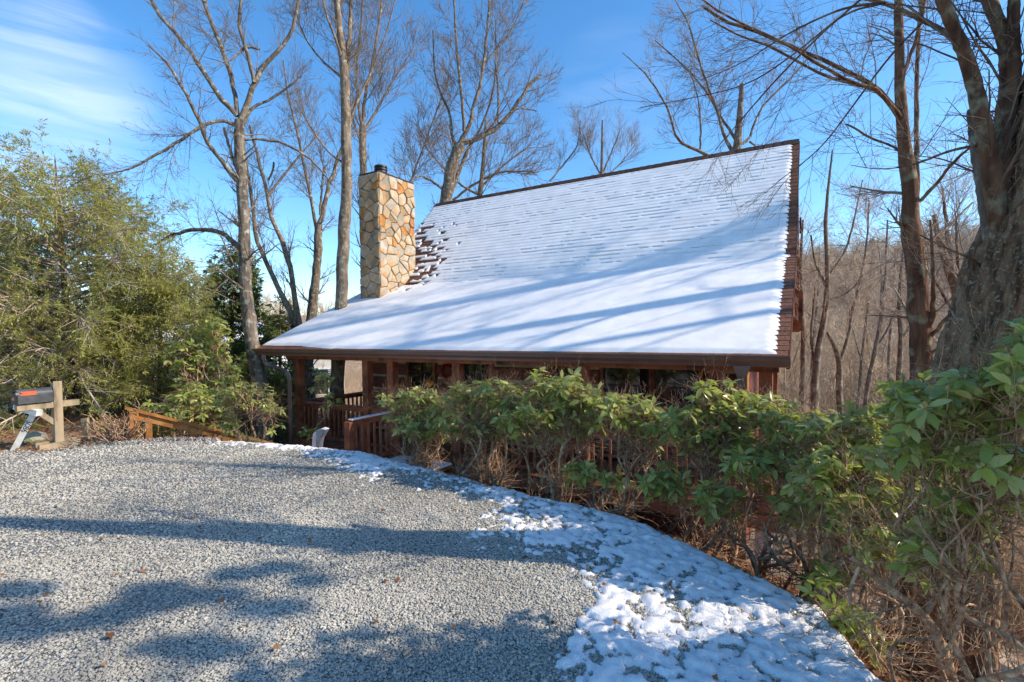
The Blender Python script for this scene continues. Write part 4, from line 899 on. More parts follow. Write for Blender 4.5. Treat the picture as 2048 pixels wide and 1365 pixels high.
def bare_tree(name, label, D_, trunk, limbs=(), bk='bark1', n1=120, n2=700, n3=1800, l1=(.5, 1.6), l2=(.25, .8), l3=(.1, .35), up=.12, seed=1, group=None, ground=True, tw='twig_mid', lw=None, tmin=.45, rmin=.003, grow_from=None, kside=12, cat='tree'):
    rng = np.random.default_rng(seed)
    if rmin == .003: rmin = .0032 * max(1, D_ / 10)
    def line(pts, n, dd=0.):
        pts = np.array(pts, float); t = np.linspace(0, 1, len(pts))
        W_ = np.array([np.r_[at(p_[0], p_[1], D_ + dd * t_), p_[2] * .5 * (D_ + dd * t_) / F] for p_, t_ in zip(pts, t)])
        S_ = smoothline(W_, n); return S_[:, :3], S_[:, 3]
    P_, r_ = line(trunk, 26); r_ = r_ * .86
    if ground:
        g_ = P_[0].copy(); zg = float(gz(g_[0], g_[1])) - .15
        if zg < g_[2]: P_ = np.vstack([[g_[0], g_[1], zg], P_]); r_ = np.r_[r_[0] * 1.25, r_]
    b0 = P_[0].copy(); b0[2] += .15 if ground else 0
    root = empty(name, label, cat, b0, 0, group)
    P_ = resample(np.c_[P_, r_], 40); r_ = P_[:, 3] * (1 + .05 * rng.normal(size=40)); P_ = P_[:, :3] + rng.normal(size=(40, 3)) * r_[:, None] * .06
    Vt, Qt = tubes(P_[None], r_[None], kside); MB().raw(Vt - b0, Qt).build('trunk', M[bk], root, True)
    PL, RL = [resample3(P_[None], 16)[0]], [resample(np.c_[r_], 16)[:, 0]]
    for li, lb in enumerate(limbs):
        dd = lb[0] if np.isscalar(lb[0]) else rng.uniform(-1, 1) * .12 * D_; pts = lb[1:] if np.isscalar(lb[0]) else lb
        A, ra_ = line(pts, 16, dd); ra_ = .72 * ra_ * (1 + .05 * rng.normal(size=16)); A[1:] += rng.normal(size=(15, 3)) * ra_[1:, None] * .22
        Vt, Qt = tubes(A[None], ra_[None], 8); MB().raw(Vt - A[0], Qt).build('limb', M[bk], root, True, loc=A[0] - b0)
        PL.append(A); RL.append(ra_)
    PL, RL = np.array(PL), np.array(RL)
    if n1:
        if limbs and n1: src, rsrc = PL[1:], RL[1:]
        else: src, rsrc = PL, RL
        G1, g1 = grow(src, rsrc, n1, l1, (25, 65), .12 if limbs else tmin, 1, 9, up, .08, .24, rmin * 1.5, rng=rng)
        if limbs:
            Gt, gt_ = grow(PL[:1], RL[:1], max(6, n1 // 6), l1, (35, 75), tmin, 1, 9, up, .08, .2, rmin * 1.7, rng=rng); G1 = np.concatenate([G1, Gt]); g1 = np.concatenate([g1, gt_])
        G2, g2 = grow(G1, g1, int(n2 * 1.3), l2, (22, 60), .12, 1, 5, up, .10, .5, rmin * 1.1, rng=rng)
        G3, g3 = grow(G2, g2, int(n3 * 1.6), l3, (22, 60), .1, 1, 3, up, .13, .6, rmin * .8, rng=rng)
        mb_ = MB()
        for PP_, rr__, k_ in ((G1, g1, 5), (G2, g2, 3), (G3, g3, 3)): Vt, Qt = tubes(PP_, rr__, k_); mb_.raw(Vt - b0, Qt)
        mb_.build('crown', M[tw], root, True, kind='stuff')
    return root
# --- the maple left of the cabin
bare_tree('maple', 'tall bare maple with lichened limbs spreading over the sky left of the chimney', 11.5,
    [(522, 800, 36), (514, 740, 33), (505, 690, 31), (497, 620, 28), (490, 560, 27), (489, 500, 25), (487, 420, 24), (483, 340, 23), (479, 270, 24), (478, 240, 22)],
    [[(-.8), (474, 232, 13), (440, 195, 13), (412, 155, 13), (386, 110, 12), (350, 65, 11), (318, 30, 10), (296, -10, 10), (285, -60, 9)],
     [(.6), (475, 232, 13), (470, 185, 12), (458, 140, 12), (442, 95, 11), (425, 50, 11), (408, 10, 10), (395, -50, 8)],
     [(.3), (482, 240, 18), (497, 205, 16), (508, 170, 14), (520, 138, 12), (548, 112, 10), (575, 80, 9), (592, 40, 9), (603, -50, 8)],
     [(-.5), (508, 165, 11), (499, 120, 10), (488, 85, 9), (476, 52, 8), (482, 0, 7), (485, -50, 6)],
     [(-1.2), (483, 370, 14), (462, 345, 13), (435, 312, 12), (412, 280, 11), (398, 240, 10), (378, 200, 9), (358, 162, 7), (330, 120, 6), (296, 90, 4)],
     [(-1), (470, 250, 11), (440, 240, 9), (400, 252, 9), (360, 282, 8), (310, 310, 7), (262, 338, 5), (200, 352, 3)],
     [(.8), (490, 508, 18), (468, 482, 15), (438, 462, 13), (405, 457, 12), (370, 462, 10), (340, 470, 9), (312, 490, 5)],
     [(.4), (486, 250, 9), (500, 215, 8), (530, 205, 7), (562, 185, 6), (604, 152, 3)],
     [(-.3), (520, 98, 7), (492, 92, 6), (478, 108, 5), (462, 120, 4)],
     [(.5), (484, 280, 8), (530, 278, 7), (580, 290, 6), (630, 325, 5), (665, 370, 3)],
     [(0), (474, 340, 10), (466, 320, 8), (447, 256, 7)]],
    'bark1', 150, 800, 2200, (.4, 1.5), (.25, .8), (.1, .35), .05, 41)
bare_tree('forked_tree', 'bare tree forking low into two slanting stems behind the porch corner', 14,
    [(609, 790, 26), (606, 740, 26), (600, 690, 28), (594, 650, 30)],
    [[0, (590, 648, 20), (570, 605, 15), (548, 560, 14), (528, 515, 12), (510, 471, 11), (506, 420, 10), (503, 380, 9), (492, 330, 8), (486, 280, 7)],
     [.6, (598, 650, 20), (590, 590, 15), (580, 525, 14), (562, 478, 12), (542, 438, 11), (534, 384, 10), (520, 330, 9), (510, 297, 8), (499, 250, 6)],
     [.4, (536, 392, 7), (560, 360, 6), (590, 322, 6), (640, 265, 3)], [-.5, (537, 360, 6), (548, 335, 5), (547, 325, 5)]],
    'bark2', 60, 330, 1000, (.5, 1.4), (.3, .8), (.15, .4), .12, 42)
bare_tree('poplar', 'tall straight bare poplar rising just left of the chimney', 13,
    [(674, 800, 34), (675, 740, 31), (678, 690, 30), (683, 600, 28), (687, 500, 27), (691, 420, 26), (694, 330, 24), (693, 250, 22), (691, 190, 22), (687, 130, 19), (680, 70, 17), (674, 0, 15), (668, -60, 13)],
    [[.4, (691, 170, 15), (696, 110, 13), (700, 50, 11), (702, 0, 10), (704, -60, 8)], [-.6, (690, 130, 8), (672, 80, 7), (655, 40, 6), (640, -30, 4)], [.8, (696, 250, 7), (715, 200, 6), (745, 140, 5), (775, 60, 4), (790, 0, 3)],
     [.5, (690, 160, 7), (640, 120, 5), (600, 60, 4), (590, 0, 3)], [-.4, (692, 330, 6), (650, 300, 5), (620, 250, 4), (590, 200, 3)]],
    'bark2', 90, 520, 1500, (.5, 1.8), (.3, .9), (.12, .4), .22, 43, tmin=.55)
bare_tree('forked_tree', 'bare tree with a high fork just left of the straight poplar', 16,
    [(615, 720, 28), (622, 640, 24), (631, 560, 19), (636, 500, 18), (637, 450, 17)],
    [[.5, (637, 450, 14), (650, 400, 13), (668, 345, 11), (682, 300, 9), (700, 250, 6), (712, 200, 4)], [-.5, (634, 460, 11), (622, 400, 9), (610, 340, 8), (592, 250, 7), (574, 185, 5), (566, 120, 3)], [.3, (640, 430, 7), (645, 360, 6), (650, 330, 5)]],
    'bark1', 60, 360, 1100, (.6, 1.6), (.3, .9), (.15, .45), .15, 44)
bare_tree('slender_tree', 'slender bare tree showing above the chimney top', 18,
    [(727, 400, 18), (726, 340, 17), (725, 290, 16), (725, 250, 16)],
    [[.5, (725, 252, 10), (728, 200, 9), (740, 155, 8), (752, 90, 7), (761, 30, 6), (765, -40, 5)], [-.5, (725, 258, 9), (716, 200, 8), (712, 130, 7), (722, 60, 6), (728, -40, 5)], [.3, (727, 262, 7), (745, 235, 6), (770, 190, 5), (800, 140, 4), (830, 90, 2)],
     [.8, (727, 300, 6), (712, 260, 5), (700, 215, 4)]],
    'bark2', 90, 600, 1500, (.7, 2.2), (.4, 1.1), (.15, .5), .25, 45)
# --- behind the ridge
bare_tree('oak', 'grey barked bare oak forking just above the ridge near the chimney', 20,
    [(884, 460, 30), (890, 400, 28), (899, 350, 26), (910, 310, 25), (920, 290, 22)],
    [[1, (918, 292, 17), (940, 283, 15), (968, 271, 14), (1000, 250, 13), (1026, 222, 11), (1045, 190, 10), (1062, 165, 9), (1082, 150, 5)], [0, (915, 300, 15), (930, 268, 13), (944, 248, 11), (943, 215, 9), (960, 180, 9), (968, 120, 8), (976, 50, 6), (982, -30, 5)],
     [-.5, (928, 262, 10), (925, 210, 8), (920, 150, 8), (912, 90, 7), (910, 20, 6), (905, -40, 5)], [1, (900, 390, 14), (915, 350, 12), (935, 300, 9), (960, 260, 7), (985, 200, 5), (995, 100, 4)],
     [.6, (915, 300, 9), (902, 265, 8), (901, 225, 7), (880, 190, 6), (868, 140, 5), (866, 60, 4)], [-1, (893, 385, 8), (862, 360, 6), (840, 350, 5), (820, 360, 3)],
     [.5, (996, 245, 6), (998, 190, 5), (990, 120, 4), (992, 40, 3)], [.5, (1020, 225, 5), (1040, 215, 4), (1074, 222, 3)], [.4, (968, 128, 5), (1000, 90, 5), (1030, 50, 4), (1048, 0, 3)]],
    'bark1', 110, 700, 2200, (.8, 2.6), (.4, 1.3), (.2, .6), .18, 46)
bare_tree('slender_tree', 'thin twiggy bare tree behind the ridge right of the chimney', 24, [(955, 420, 12), (962, 370, 11), (968, 310, 9), (972, 240, 6)], [[1, (960, 380, 8), (985, 350, 6), (1020, 320, 5), (1060, 290, 3)], [-1, (958, 390, 7), (920, 370, 6), (880, 330, 4), (850, 290, 3)], [0, (905, 400, 7), (960, 360, 7), (1010, 340, 5), (1070, 345, 3)], [0, (800, 420, 7), (830, 340, 6), (870, 230, 4), (900, 150, 3)]],
    'bark2', 90, 800, 2400, (1, 2.8), (.5, 1.4), (.2, .6), .15, 47)
bare_tree('small_tree', 'small round crowned bare tree peeping over the middle of the ridge', 30, [(1202, 420, 8), (1203, 350, 7), (1204, 290, 5), (1205, 240, 3)], [[0, (1203, 352, 5), (1180, 310, 4), (1165, 262, 2)], [0, (1203, 352, 5), (1225, 300, 4), (1240, 262, 2)], [1, (1203, 360, 5), (1240, 330, 4), (1270, 290, 2)], [1, (1100, 362, 5), (1135, 320, 5), (1158, 290, 3), (1160, 240, 2)]],
    'bark2', 60, 520, 1600, (1, 2.4), (.5, 1.3), (.25, .6), .3, 48, rmin=.005)
bare_tree('pollard', 'bare tree with a sawn off leader standing behind the right half of the ridge', 18,
    [(1472, 380, 22), (1473, 300, 19), (1476, 270, 17), (1481, 220, 12), (1484, 168, 9)],
    [[0, (1466, 305, 12), (1448, 278, 10), (1443, 250, 8), (1432, 215, 7), (1412, 165, 6), (1395, 110, 5), (1380, 50, 4), (1350, 0, 3)], [1, (1475, 285, 8), (1455, 255, 7), (1432, 215, 6), (1400, 165, 5), (1360, 125, 4), (1310, 80, 3)],
     [-1, (1425, 315, 9), (1392, 298, 8), (1358, 286, 8), (1348, 262, 6), (1340, 225, 6), (1322, 190, 5), (1290, 145, 4), (1245, 105, 2)], [.5, (1478, 290, 9), (1498, 283, 7), (1510, 240, 6), (1530, 205, 5), (1580, 160, 4), (1620, 110, 3)],
     [0, (1400, 300, 6), (1402, 260, 5), (1398, 200, 4), (1380, 140, 3)], [1, (1500, 284, 6), (1512, 292, 4), (1520, 300, 3)]],
    'bark1', 60, 360, 1100, (.6, 2.0), (.4, 1.1), (.15, .5), .2, 49)
# --- the tree right of the cabin
bare_tree('maple', 'tall bare maple with reddish lower trunk right of the cabin roof', 4.9,
    [(1845, 760, 46), (1843, 700, 44), (1838, 620, 44), (1834, 560, 42), (1828, 490, 40), (1820, 440, 36), (1822, 380, 31), (1812, 320, 28), (1806, 250, 25), (1800, 180, 21), (1798, 100, 19), (1797, 30, 17), (1797, -50, 15)],
    [[.3, (1808, 260, 13), (1790, 215, 12), (1765, 182, 10), (1720, 170, 9), (1660, 155, 8), (1600, 125, 7), (1545, 95, 6), (1480, 72, 5), (1420, 40, 3)],
     [-.5, (1812, 250, 13), (1770, 195, 12), (1752, 178, 11), (1700, 165, 9), (1640, 128, 8), (1560, 80, 7), (1490, 50, 6), (1430, 20, 5), (1370, -30, 4)],
     [.4, (1816, 262, 10), (1795, 225, 12), (1768, 184, 13), (1690, 140, 11), (1600, 100, 10), (1520, 64, 9), (1440, 40, 8), (1405, 10, 7)],
     [.5, (1828, 470, 17), (1832, 400, 14), (1833, 330, 13), (1832, 240, 12), (1833, 150, 10), (1838, 60, 9), (1845, -40, 7)],
     [-.3, (1806, 150, 9), (1825, 100, 9), (1842, 50, 9), (1850, -10, 8), (1856, -60, 8)],
     [-.4, (1832, 405, 10), (1860, 385, 9), (1885, 350, 8), (1925, 305, 7), (1960, 285, 4)],
     [.3, (1806, 310, 7), (1785, 290, 6), (1745, 280, 6), (1700, 250, 5), (1690, 248, 3)],
     [.6, (1838, 500, 9), (1870, 475, 8), (1905, 445, 7), (1945, 405, 4)],
     [-.3, (1845, 690, 20), (1860, 650, 17), (1868, 600, 12), (1866, 520, 8), (1860, 440, 6)], [-.4, (1850, 690, 12), (1880, 650, 10), (1930, 600, 9), (1965, 560, 6)]],
    'bark3', 100, 520, 1500, (.2, .75), (.12, .45), (.06, .2), .06, 51, tmin=.4, rmin=.002, kside=20)
# the great leaning trunk
bt = np.random.default_rng(8); DT = 3.0
ctr_ = [(1868, 1400, 220, 3.45), (1872, 1300, 185, 3.45), (1885, 1150, 172, 3.42), (1920, 980, 168, 3.38), (1956, 820, 178, 3.34), (2000, 680, 182, 3.3), (2044, 540, 182, 3.25), (2084, 430, 172, 3.2), (2108, 330, 150, 3.16), (2120, 200, 130, 3.12), (2150, 60, 120, 3.08), (2175, -150, 105, 3.05), (2200, -500, 90, 3.0), (2235, -900, 70, 2.95)]
W_ = np.array([np.r_[at(a, b, d), c * .5 * d / F] for a, b, c, d in ctr_]); W_ = smoothline(W_, 330)
g0 = W_[0, :3].copy(); zg = float(gz(g0[0], g0[1])) - .2; W_ = np.vstack([[g0[0] - .02, g0[1], zg, W_[0, 3] * 1.35], W_]); base_ = W_[0, :3].copy(); base_[2] += .2
big = empty('leaning_tree', 'thick leaning tree with rough mossy bark at the right edge', 'tree', base_)
K_ = 150; Vt, Qt = tubes(W_[None, :, :3], W_[None, :, 3], K_); Vt = Vt.reshape(len(W_), K_, 3); cc = W_[:, None, :3]; dr_ = Vt - cc
ang_ = np.arange(K_)[None] / K_ * 2 * np.pi * np.ones((len(W_), 1)); hh_ = (np.arange(len(W_)) / len(W_))[:, None] * np.ones((1, K_)) * 4.5
cir = np.cos(ang_) * 1.9, np.sin(ang_) * 1.9
wp_ = (fbm(cir[0] * 2 + hh_ * 2, cir[1] * 2 + hh_ * 2.3, 3, 7) - .5) * .9; rid = 1 - np.abs(fbm((cir[0] + wp_) * 5.2 + hh_ * .55 + 40, (cir[1] + wp_) * 5.2 + hh_ * .8 + 40, 2) - .5) * 5; rid = np.clip(rid, -.4, 1); rid2 = fbm(cir[0] * 12 + hh_ * 5 + 9, cir[1] * 12 + hh_ * 9 + 9, 3, 3)
sc_ = .97 - .115 * rid + .10 * (rid2 - .5) + .10 * (fbm(cir[0] * .8 + hh_ * .4 + 5, cir[1] * .8 + 5, 2) - .5); Vt = (cc + dr_ * sc_[..., None]).reshape(-1, 3)
obj('trunk', mesh_from('trunk', Vt - base_, Qt, M['bark4'], True), big)
def stem(pts, dd, k=18, nm='limb', mt='bark3', twig_n=0):
    pts = np.array(pts, float); t = np.linspace(0, 1, len(pts)); S_ = smoothline(np.array([np.r_[at(p_[0], p_[1], 3.22 + dd * t_), p_[2] * .5 * (3.22 + dd * t_) / F] for p_, t_ in zip(pts, t)]), 40)
    A, ra_ = S_[:, :3], (.8 if pts[0, 2] > 20 else .62) * S_[:, 3] * (1 + .05 * bt.normal(size=40)); Vt, Qt = tubes(A[None], ra_[None], k); MB().raw(Vt - base_, Qt).build(nm, M[mt], big, True); return A, ra_
sts = [stem([(2000, 470, 46), (1992, 400, 44), (1985, 340, 40), (1965, 250, 36), (1952, 180, 34), (1928, 100, 30), (1900, 40, 27), (1870, -40, 24)], -.1),
       stem([(2010, 440, 44), (2008, 350, 40), (2002, 280, 38), (2010, 220, 34), (2018, 160, 34), (2012, 80, 30), (1985, 20, 28), (1955, -60, 26)], .1),
       stem([(1998, 560, 40), (1975, 420, 34), (1962, 340, 30), (1950, 280, 26), (1946, 220, 24)], .2, mt='bark1'),
       stem([(2010, 300, 24), (2022, 220, 26), (2030, 120, 26), (2026, 40, 24), (2030, -50, 22)], 0),
       stem([(1940, 108, 16), (1905, 72, 16), (1850, 42, 15), (1800, 18, 13), (1755, 2, 12), (1700, -12, 10)], .4, 10),
       stem([(1770, 6, 9), (1700, 12, 8), (1640, 35, 6), (1570, 70, 5), (1480, 130, 3), (1400, 160, 2)], .8, 8),
       stem([(1760, 8, 7), (1690, 24, 6), (1600, 100, 5), (1500, 170, 4), (1390, 195, 3), (1280, 215, 2)], .9, 8),
       stem([(1960, 290, 10), (1900, 300, 8), (1830, 330, 6), (1760, 340, 4), (1700, 330, 2)], -.2, 8), stem([(1990, 560, 10), (1950, 520, 8), (1900, 500, 6), (1840, 470, 4)], .1, 8),
       stem([(1720, 0, 7), (1650, 60, 6), (1560, 150, 5), (1490, 230, 4), (1430, 300, 2)], 1.0, 8), stem([(1850, 40, 7), (1780, 110, 6), (1700, 220, 5), (1640, 300, 4), (1560, 360, 2)], .9, 8)]
A_ = np.array([resample(a, 16) for a, _ in sts]); R_ = np.array([resample(np.c_[r], 16)[:, 0] for _, r in sts])
G1, g1 = grow(A_, R_, 110, (.25, 1.1), (20, 55), .1, 1, 8, -.03, .09, .18, .0022, rng=bt); G2, g2 = grow(G1, g1, 700, (.12, .5), (20, 55), .1, 1, 5, .0, .12, .6, .0016, rng=bt); G3, g3 = grow(G2, g2, 1500, (.04, .18), (20, 60), .1, 1, 4, .05, .15, .7, .0012, rng=bt)
mb = MB()
for a, b, k in ((G1, g1, 5), (G2, g2, 3), (G3, g3, 3)): Vt, Qt = tubes(a, b, k); mb.raw(Vt - base_, Qt)
mb.build('crown', M['twig_dark'], big, True, kind='stuff')
# bare branches rooted at its foot
bare_tree('fallen_branch', 'thick bare branch arching over the litter at the foot of the leaning tree', 2.35, [(1905, 1365, 24), (1885, 1290, 23), (1845, 1225, 21), (1780, 1180, 18), (1700, 1110, 13)], [[.1, (1780, 1180, 16), (1820, 1090, 14), (1900, 1030, 11), (1990, 1000, 7)], [.1, (1850, 1230, 14), (1900, 1140, 12), (1960, 1080, 9), (2048, 1060, 6)], [.2, (1720, 1130, 9), (1690, 1200, 8), (1740, 1290, 7), (1800, 1370, 6)]], 'stem', 60, 240, 400, (.2, .6), (.1, .3), (.05, .15), .05, 61, ground=False, tw='stem', rmin=.002, cat='branch')
# saplings beyond the cabin
SG_ = 'slender bare trees on the slope right of the cabin'
sap = [('first bare sapling right of the cabin corner, nearly straight', 12, [(1602, 830, 13), (1606, 740, 11), (1607, 660, 9), (1604, 590, 8), (1600, 520, 6), (1606, 440, 4)], []),
 ('dark forked sapling second from the cabin corner with high branches', 11, [(1628, 830, 17), (1631, 730, 15), (1640, 680, 14), (1652, 620, 12), (1655, 560, 11), (1654, 500, 9), (1650, 450, 8), (1656, 380, 6), (1665, 300, 3)], [[.4, (1655, 580, 8), (1640, 545, 7), (1628, 520, 6), (1622, 470, 4)], [.5, (1656, 555, 8), (1675, 530, 7), (1700, 480, 6), (1712, 420, 4), (1725, 360, 3)], [.3, (1632, 735, 7), (1620, 690, 6), (1628, 600, 5), (1632, 560, 3)], [0, (1655, 600, 6), (1700, 585, 5), (1725, 550, 3)]]),
 ('crooked sapling whose lower trunk kinks left below the hill', 13, [(1680, 830, 14), (1678, 770, 13), (1680, 720, 12), (1668, 690, 9), (1655, 665, 6)], [[.2, (1680, 722, 9), (1695, 680, 8), (1706, 610, 7), (1722, 560, 6), (1735, 480, 5), (1738, 400, 3)]]),
 ('pale sapling leaning right before the brown hillside', 15, [(1728, 830, 10), (1735, 770, 10), (1748, 710, 9), (1760, 650, 8), (1768, 590, 7), (1772, 520, 5), (1775, 440, 3)], [[0, (1750, 700, 6), (1775, 660, 5), (1800, 600, 3)], [0, (1760, 650, 6), (1765, 560, 5), (1755, 480, 3)]]),
 ('dark sapling bending left near the reddish maple', 12, [(1793, 830, 12), (1797, 750, 11), (1803, 680, 10), (1797, 620, 8), (1800, 560, 6), (1806, 500, 4)], [[0, (1803, 680, 6), (1820, 650, 5), (1832, 620, 3)]]),
 ('broken reddish dead trunk behind the maple at the right', 8.5, [(1945, 760, 26), (1930, 660, 22), (1915, 590, 20), (1900, 540, 18), (1880, 490, 14), (1868, 430, 9)], [[0, (1905, 555, 12), (1896, 480, 10), (1890, 420, 8), (1884, 372, 4)], [0, (1925, 640, 10), (1915, 520, 8), (1912, 440, 5)]]),
 ('leaning dead stem crossing behind the thick trunk at the right', 9.5, [(1930, 760, 16), (1925, 640, 15), (1945, 560, 12), (1960, 480, 8)], [[0, (1925, 640, 9), (1890, 600, 7), (1860, 540, 4)]]),
 ('thin grey sapling half way up the brown slope', 20, [(1620, 800, 6), (1625, 700, 6), (1635, 600, 5), (1640, 520, 3)], []), ('thin twin stemmed grey sapling in mid slope', 22, [(1715, 820, 7), (1725, 700, 6), (1738, 600, 5), (1745, 500, 3)], [[0, (1722, 720, 4), (1700, 640, 3), (1690, 560, 2)]]),
 ('thin curved grey sapling at the left of the reddish maple', 19, [(1780, 820, 7), (1776, 720, 6), (1785, 620, 5), (1790, 500, 3)], [])]
for i_, (lb, D_, tr, lm) in enumerate(sap):
    bare_tree('dead_trunk' if 'dead' in lb else 'sapling', lb, D_, tr, lm, 'bark3' if 'dead' in lb else 'bark2', 40, 240, 620, (.5, 1.5), (.3, .8), (.12, .4), .12, 70 + i_, SG_, tmin=.25, tw='twig')
# trees beyond the right edge whose shade lies on the roof
def roofhit(px, py):
    d = ray(px, py); dp, dq = pq(d[0], d[1])
    for (p0_, z0_, sl) in ((PE, ZE, (ZB - ZE) / (PB - PE)), (PB, ZB, (ZR - ZB) / (PR - PB))):
        t = (z0_ - sl * p0_) / (d[2] - sl * dp)
        if p0_ - .01 <= t * dp <= (PB if p0_ == PE else PR + .1): return np.array([0, 0, EYE]) + d * t
    return np.array([0, 0, EYE]) + d * t
offs = [((1580, 440), 9.0, .27, 'left leaning'), ((1575, 572), 8.0, .24, 'straight'), ((1570, 620), 11.0, .13, 'thin'), ((1300, 520), 14, .12, 'double topped'), ((1500, 480), 15.5, .10, 'crooked')]
for i_, (px_, t_, rad_, adj) in enumerate(offs):
    P_ = roofhit(*px_); C_ = P_ + SH * t_; rng = np.random.default_rng(90 + i_)
    b_ = C_.copy(); b_[2] = float(gz(C_[0], C_[1])) - .2; top = C_ + np.array([rng.uniform(-.5, .5), rng.uniform(-.6, .6), 7.])
    root = empty('oak', f'{adj} bare oak on the slope beyond the right edge', 'tree', b_ + (0, 0, .2))
    Tk = smoothline(np.array([b_, (b_ + C_) / 2 + rng.normal(size=3) * (.15, .15, 0), C_, (C_ + top) / 2, top]), 30); rr_ = np.linspace(rad_ * 1.5, rad_ * .35, 30)
    Vt, Qt = tubes(Tk[None], rr_[None], 12); MB().raw(Vt - b_ - (0, 0, .2), Qt).build('trunk', M['bark1'], root, True)
    G1, g1 = grow(Tk[None], rr_[None], 16, (2.0, 4.5), (30, 65), .55, 1, 9, .08, .12, .35, .02, rng=rng); G2, g2 = grow(G1, g1, 130, (.7, 1.8), (25, 60), .15, 1, 6, .08, .15, .5, .008, rng=rng); G3, g3 = grow(G2, g2, 500, (.3, .8), (25, 60), .15, 1, 4, .08, .15, .5, .004, rng=rng)
    mb = MB()
    for a, b, k in ((G1, g1, 6), (G2, g2, 3), (G3, g3, 3)): Vt, Qt = tubes(a, b, k); mb.raw(Vt - b_ - (0, 0, .2), Qt)
    mb.build('crown', M['twig'], root, True, kind='stuff')

# ================================================================= far woods
wood = bpy.data.collections.new('wood_sources')
for k in range(5):
    rng = np.random.default_rng(200 + k); Hh = 9 + k * .7
    T0 = smoothline(np.array([(0, 0, -.5), (rng.normal() * .2, rng.normal() * .2, Hh * .35), (rng.normal() * .5, rng.normal() * .5, Hh * .7), (rng.normal() * .7, rng.normal() * .7, Hh)]), 12)[None]
    r0 = np.linspace(.10, .02, 12)[None]; G1, g1 = grow(T0, r0, 34, (1.2, 3.4), (20, 50), .2, 1, 6, .15, .12, .5, .018, rng=rng); G2, g2 = grow(G1, g1, 170, (.6, 1.6), (20, 50), .1, 1, 4, .12, .15, .6, .011, rng=rng)
    G3, g3 = grow(G2, g2, 420, (.3, .9), (20, 50), .1, 1, 3, .12, .15, .6, .008, rng=rng)
    mb = MB()
    for a, b, kk in ((T0, r0, 6), (G1, g1, 3), (G2, g2, 3), (G3, g3, 3)): Vt, Qt = tubes(a, b, kk); mb.raw(Vt, Qt)
    wood.objects.link(bpy.data.objects.new('bare_tree', mb.mesh('bare_tree', M['twig_far'], True)))
brush = bpy.data.collections.new('brush_sources')
for k in range(4):
    rng = np.random.default_rng(300 + k); n_ = 46; A = np.c_[rng.normal(size=(n_, 2)) * .35, np.zeros(n_)]; B_ = A + np.c_[rng.normal(size=(n_, 2)) * .6, rng.uniform(.6, 2.0, n_)]
    S_ = wiggle(A, B_, 5, .08, rng); r_ = np.repeat(np.linspace(.010, .004, 5)[None], n_, 0); G1, g1 = grow(S_, r_, 170, (.2, .7), (20, 60), .2, 1, 4, .1, .15, .6, .004, rng=rng)
    mb = MB(); Vt, Qt = tubes(S_, r_, 3); mb.raw(Vt, Qt); Vt, Qt = tubes(G1, g1, 3); mb.raw(Vt, Qt); brush.objects.link(bpy.data.objects.new('brush', mb.mesh('brush', M['twig_far'], True)))
def scatter(name, label, X_, Y_, coll, smin, smax, seed):
    rng = np.random.default_rng(seed); Z_ = gz(X_, Y_) - .1
    o = obj(name, mesh_from(name, np.stack([X_, Y_, Z_], 1), np.zeros((0, 4), int), [], attrs={'sc': rng.uniform(smin, smax, len(X_))}), kind='stuff'); tag(o, label, kind='stuff')
    g_ = ng.copy(); [n for n in g_.nodes if n.bl_idname == 'GeometryNodeCollectionInfo'][0].inputs['Collection'].default_value = coll
    rv_ = [n for n in g_.nodes if n.bl_idname == 'FunctionNodeRandomValue'][0]; rv_.inputs[0].default_value = (-.06, -.06, 0); rv_.inputs[1].default_value = (.06, .06, 6.283)
    o.modifiers.new('scatter', 'NODES').node_group = g_; return o
rg = np.random.default_rng(77)
n_ = 2600; az_ = rg.uniform(.34, .92, n_); r_ = np.sqrt(rg.uniform(27 ** 2, 175 ** 2, n_)); 
scatter('far_wood', 'bare grey brown wood covering the hillside behind the cabin', r_ * np.sin(az_), r_ * np.cos(az_), wood, .6, 1.15, 1)
n_ = 700; az_ = rg.uniform(-.85, .36, n_); r_ = np.sqrt(rg.uniform(60 ** 2, 190 ** 2, n_))
scatter('far_wood', 'thin bare wood along the skyline behind the left of the cabin', r_ * np.sin(az_), r_ * np.cos(az_), wood, .35, .75, 2)
n_ = 5200; az_ = rg.uniform(.45, .86, n_); r_ = np.sqrt(rg.uniform(14 ** 2, 80 ** 2, n_)); k_ = (r_ * np.cos(az_) > 11) & (pq(r_ * np.sin(az_), r_ * np.cos(az_))[1] < -1.2)
scatter('undergrowth', 'tangled bare brush on the slope right of the cabin', (r_ * np.sin(az_))[k_], (r_ * np.cos(az_))[k_], brush, .6, 1.5, 3)
n_ = 1700; az_ = rg.uniform(-.75, -.1, n_); r_ = np.sqrt(rg.uniform(14 ** 2, 50 ** 2, n_)); k_ = pq(r_ * np.sin(az_), r_ * np.cos(az_))[1] > 11.5
scatter('undergrowth', 'bare brush on the ground left of the cabin', (r_ * np.sin(az_))[k_], (r_ * np.cos(az_))[k_], brush, .4, 1.1, 4)
# two dark conifers on the hill
evergreen('spruce', 'dark spruce on the skyline of the far hill', (1740, 560), 470, 20, 105, 50, 'spruce', (500, 1600), 8, (.3, .7), 17, 'cone', 0, .2, .2, .5)

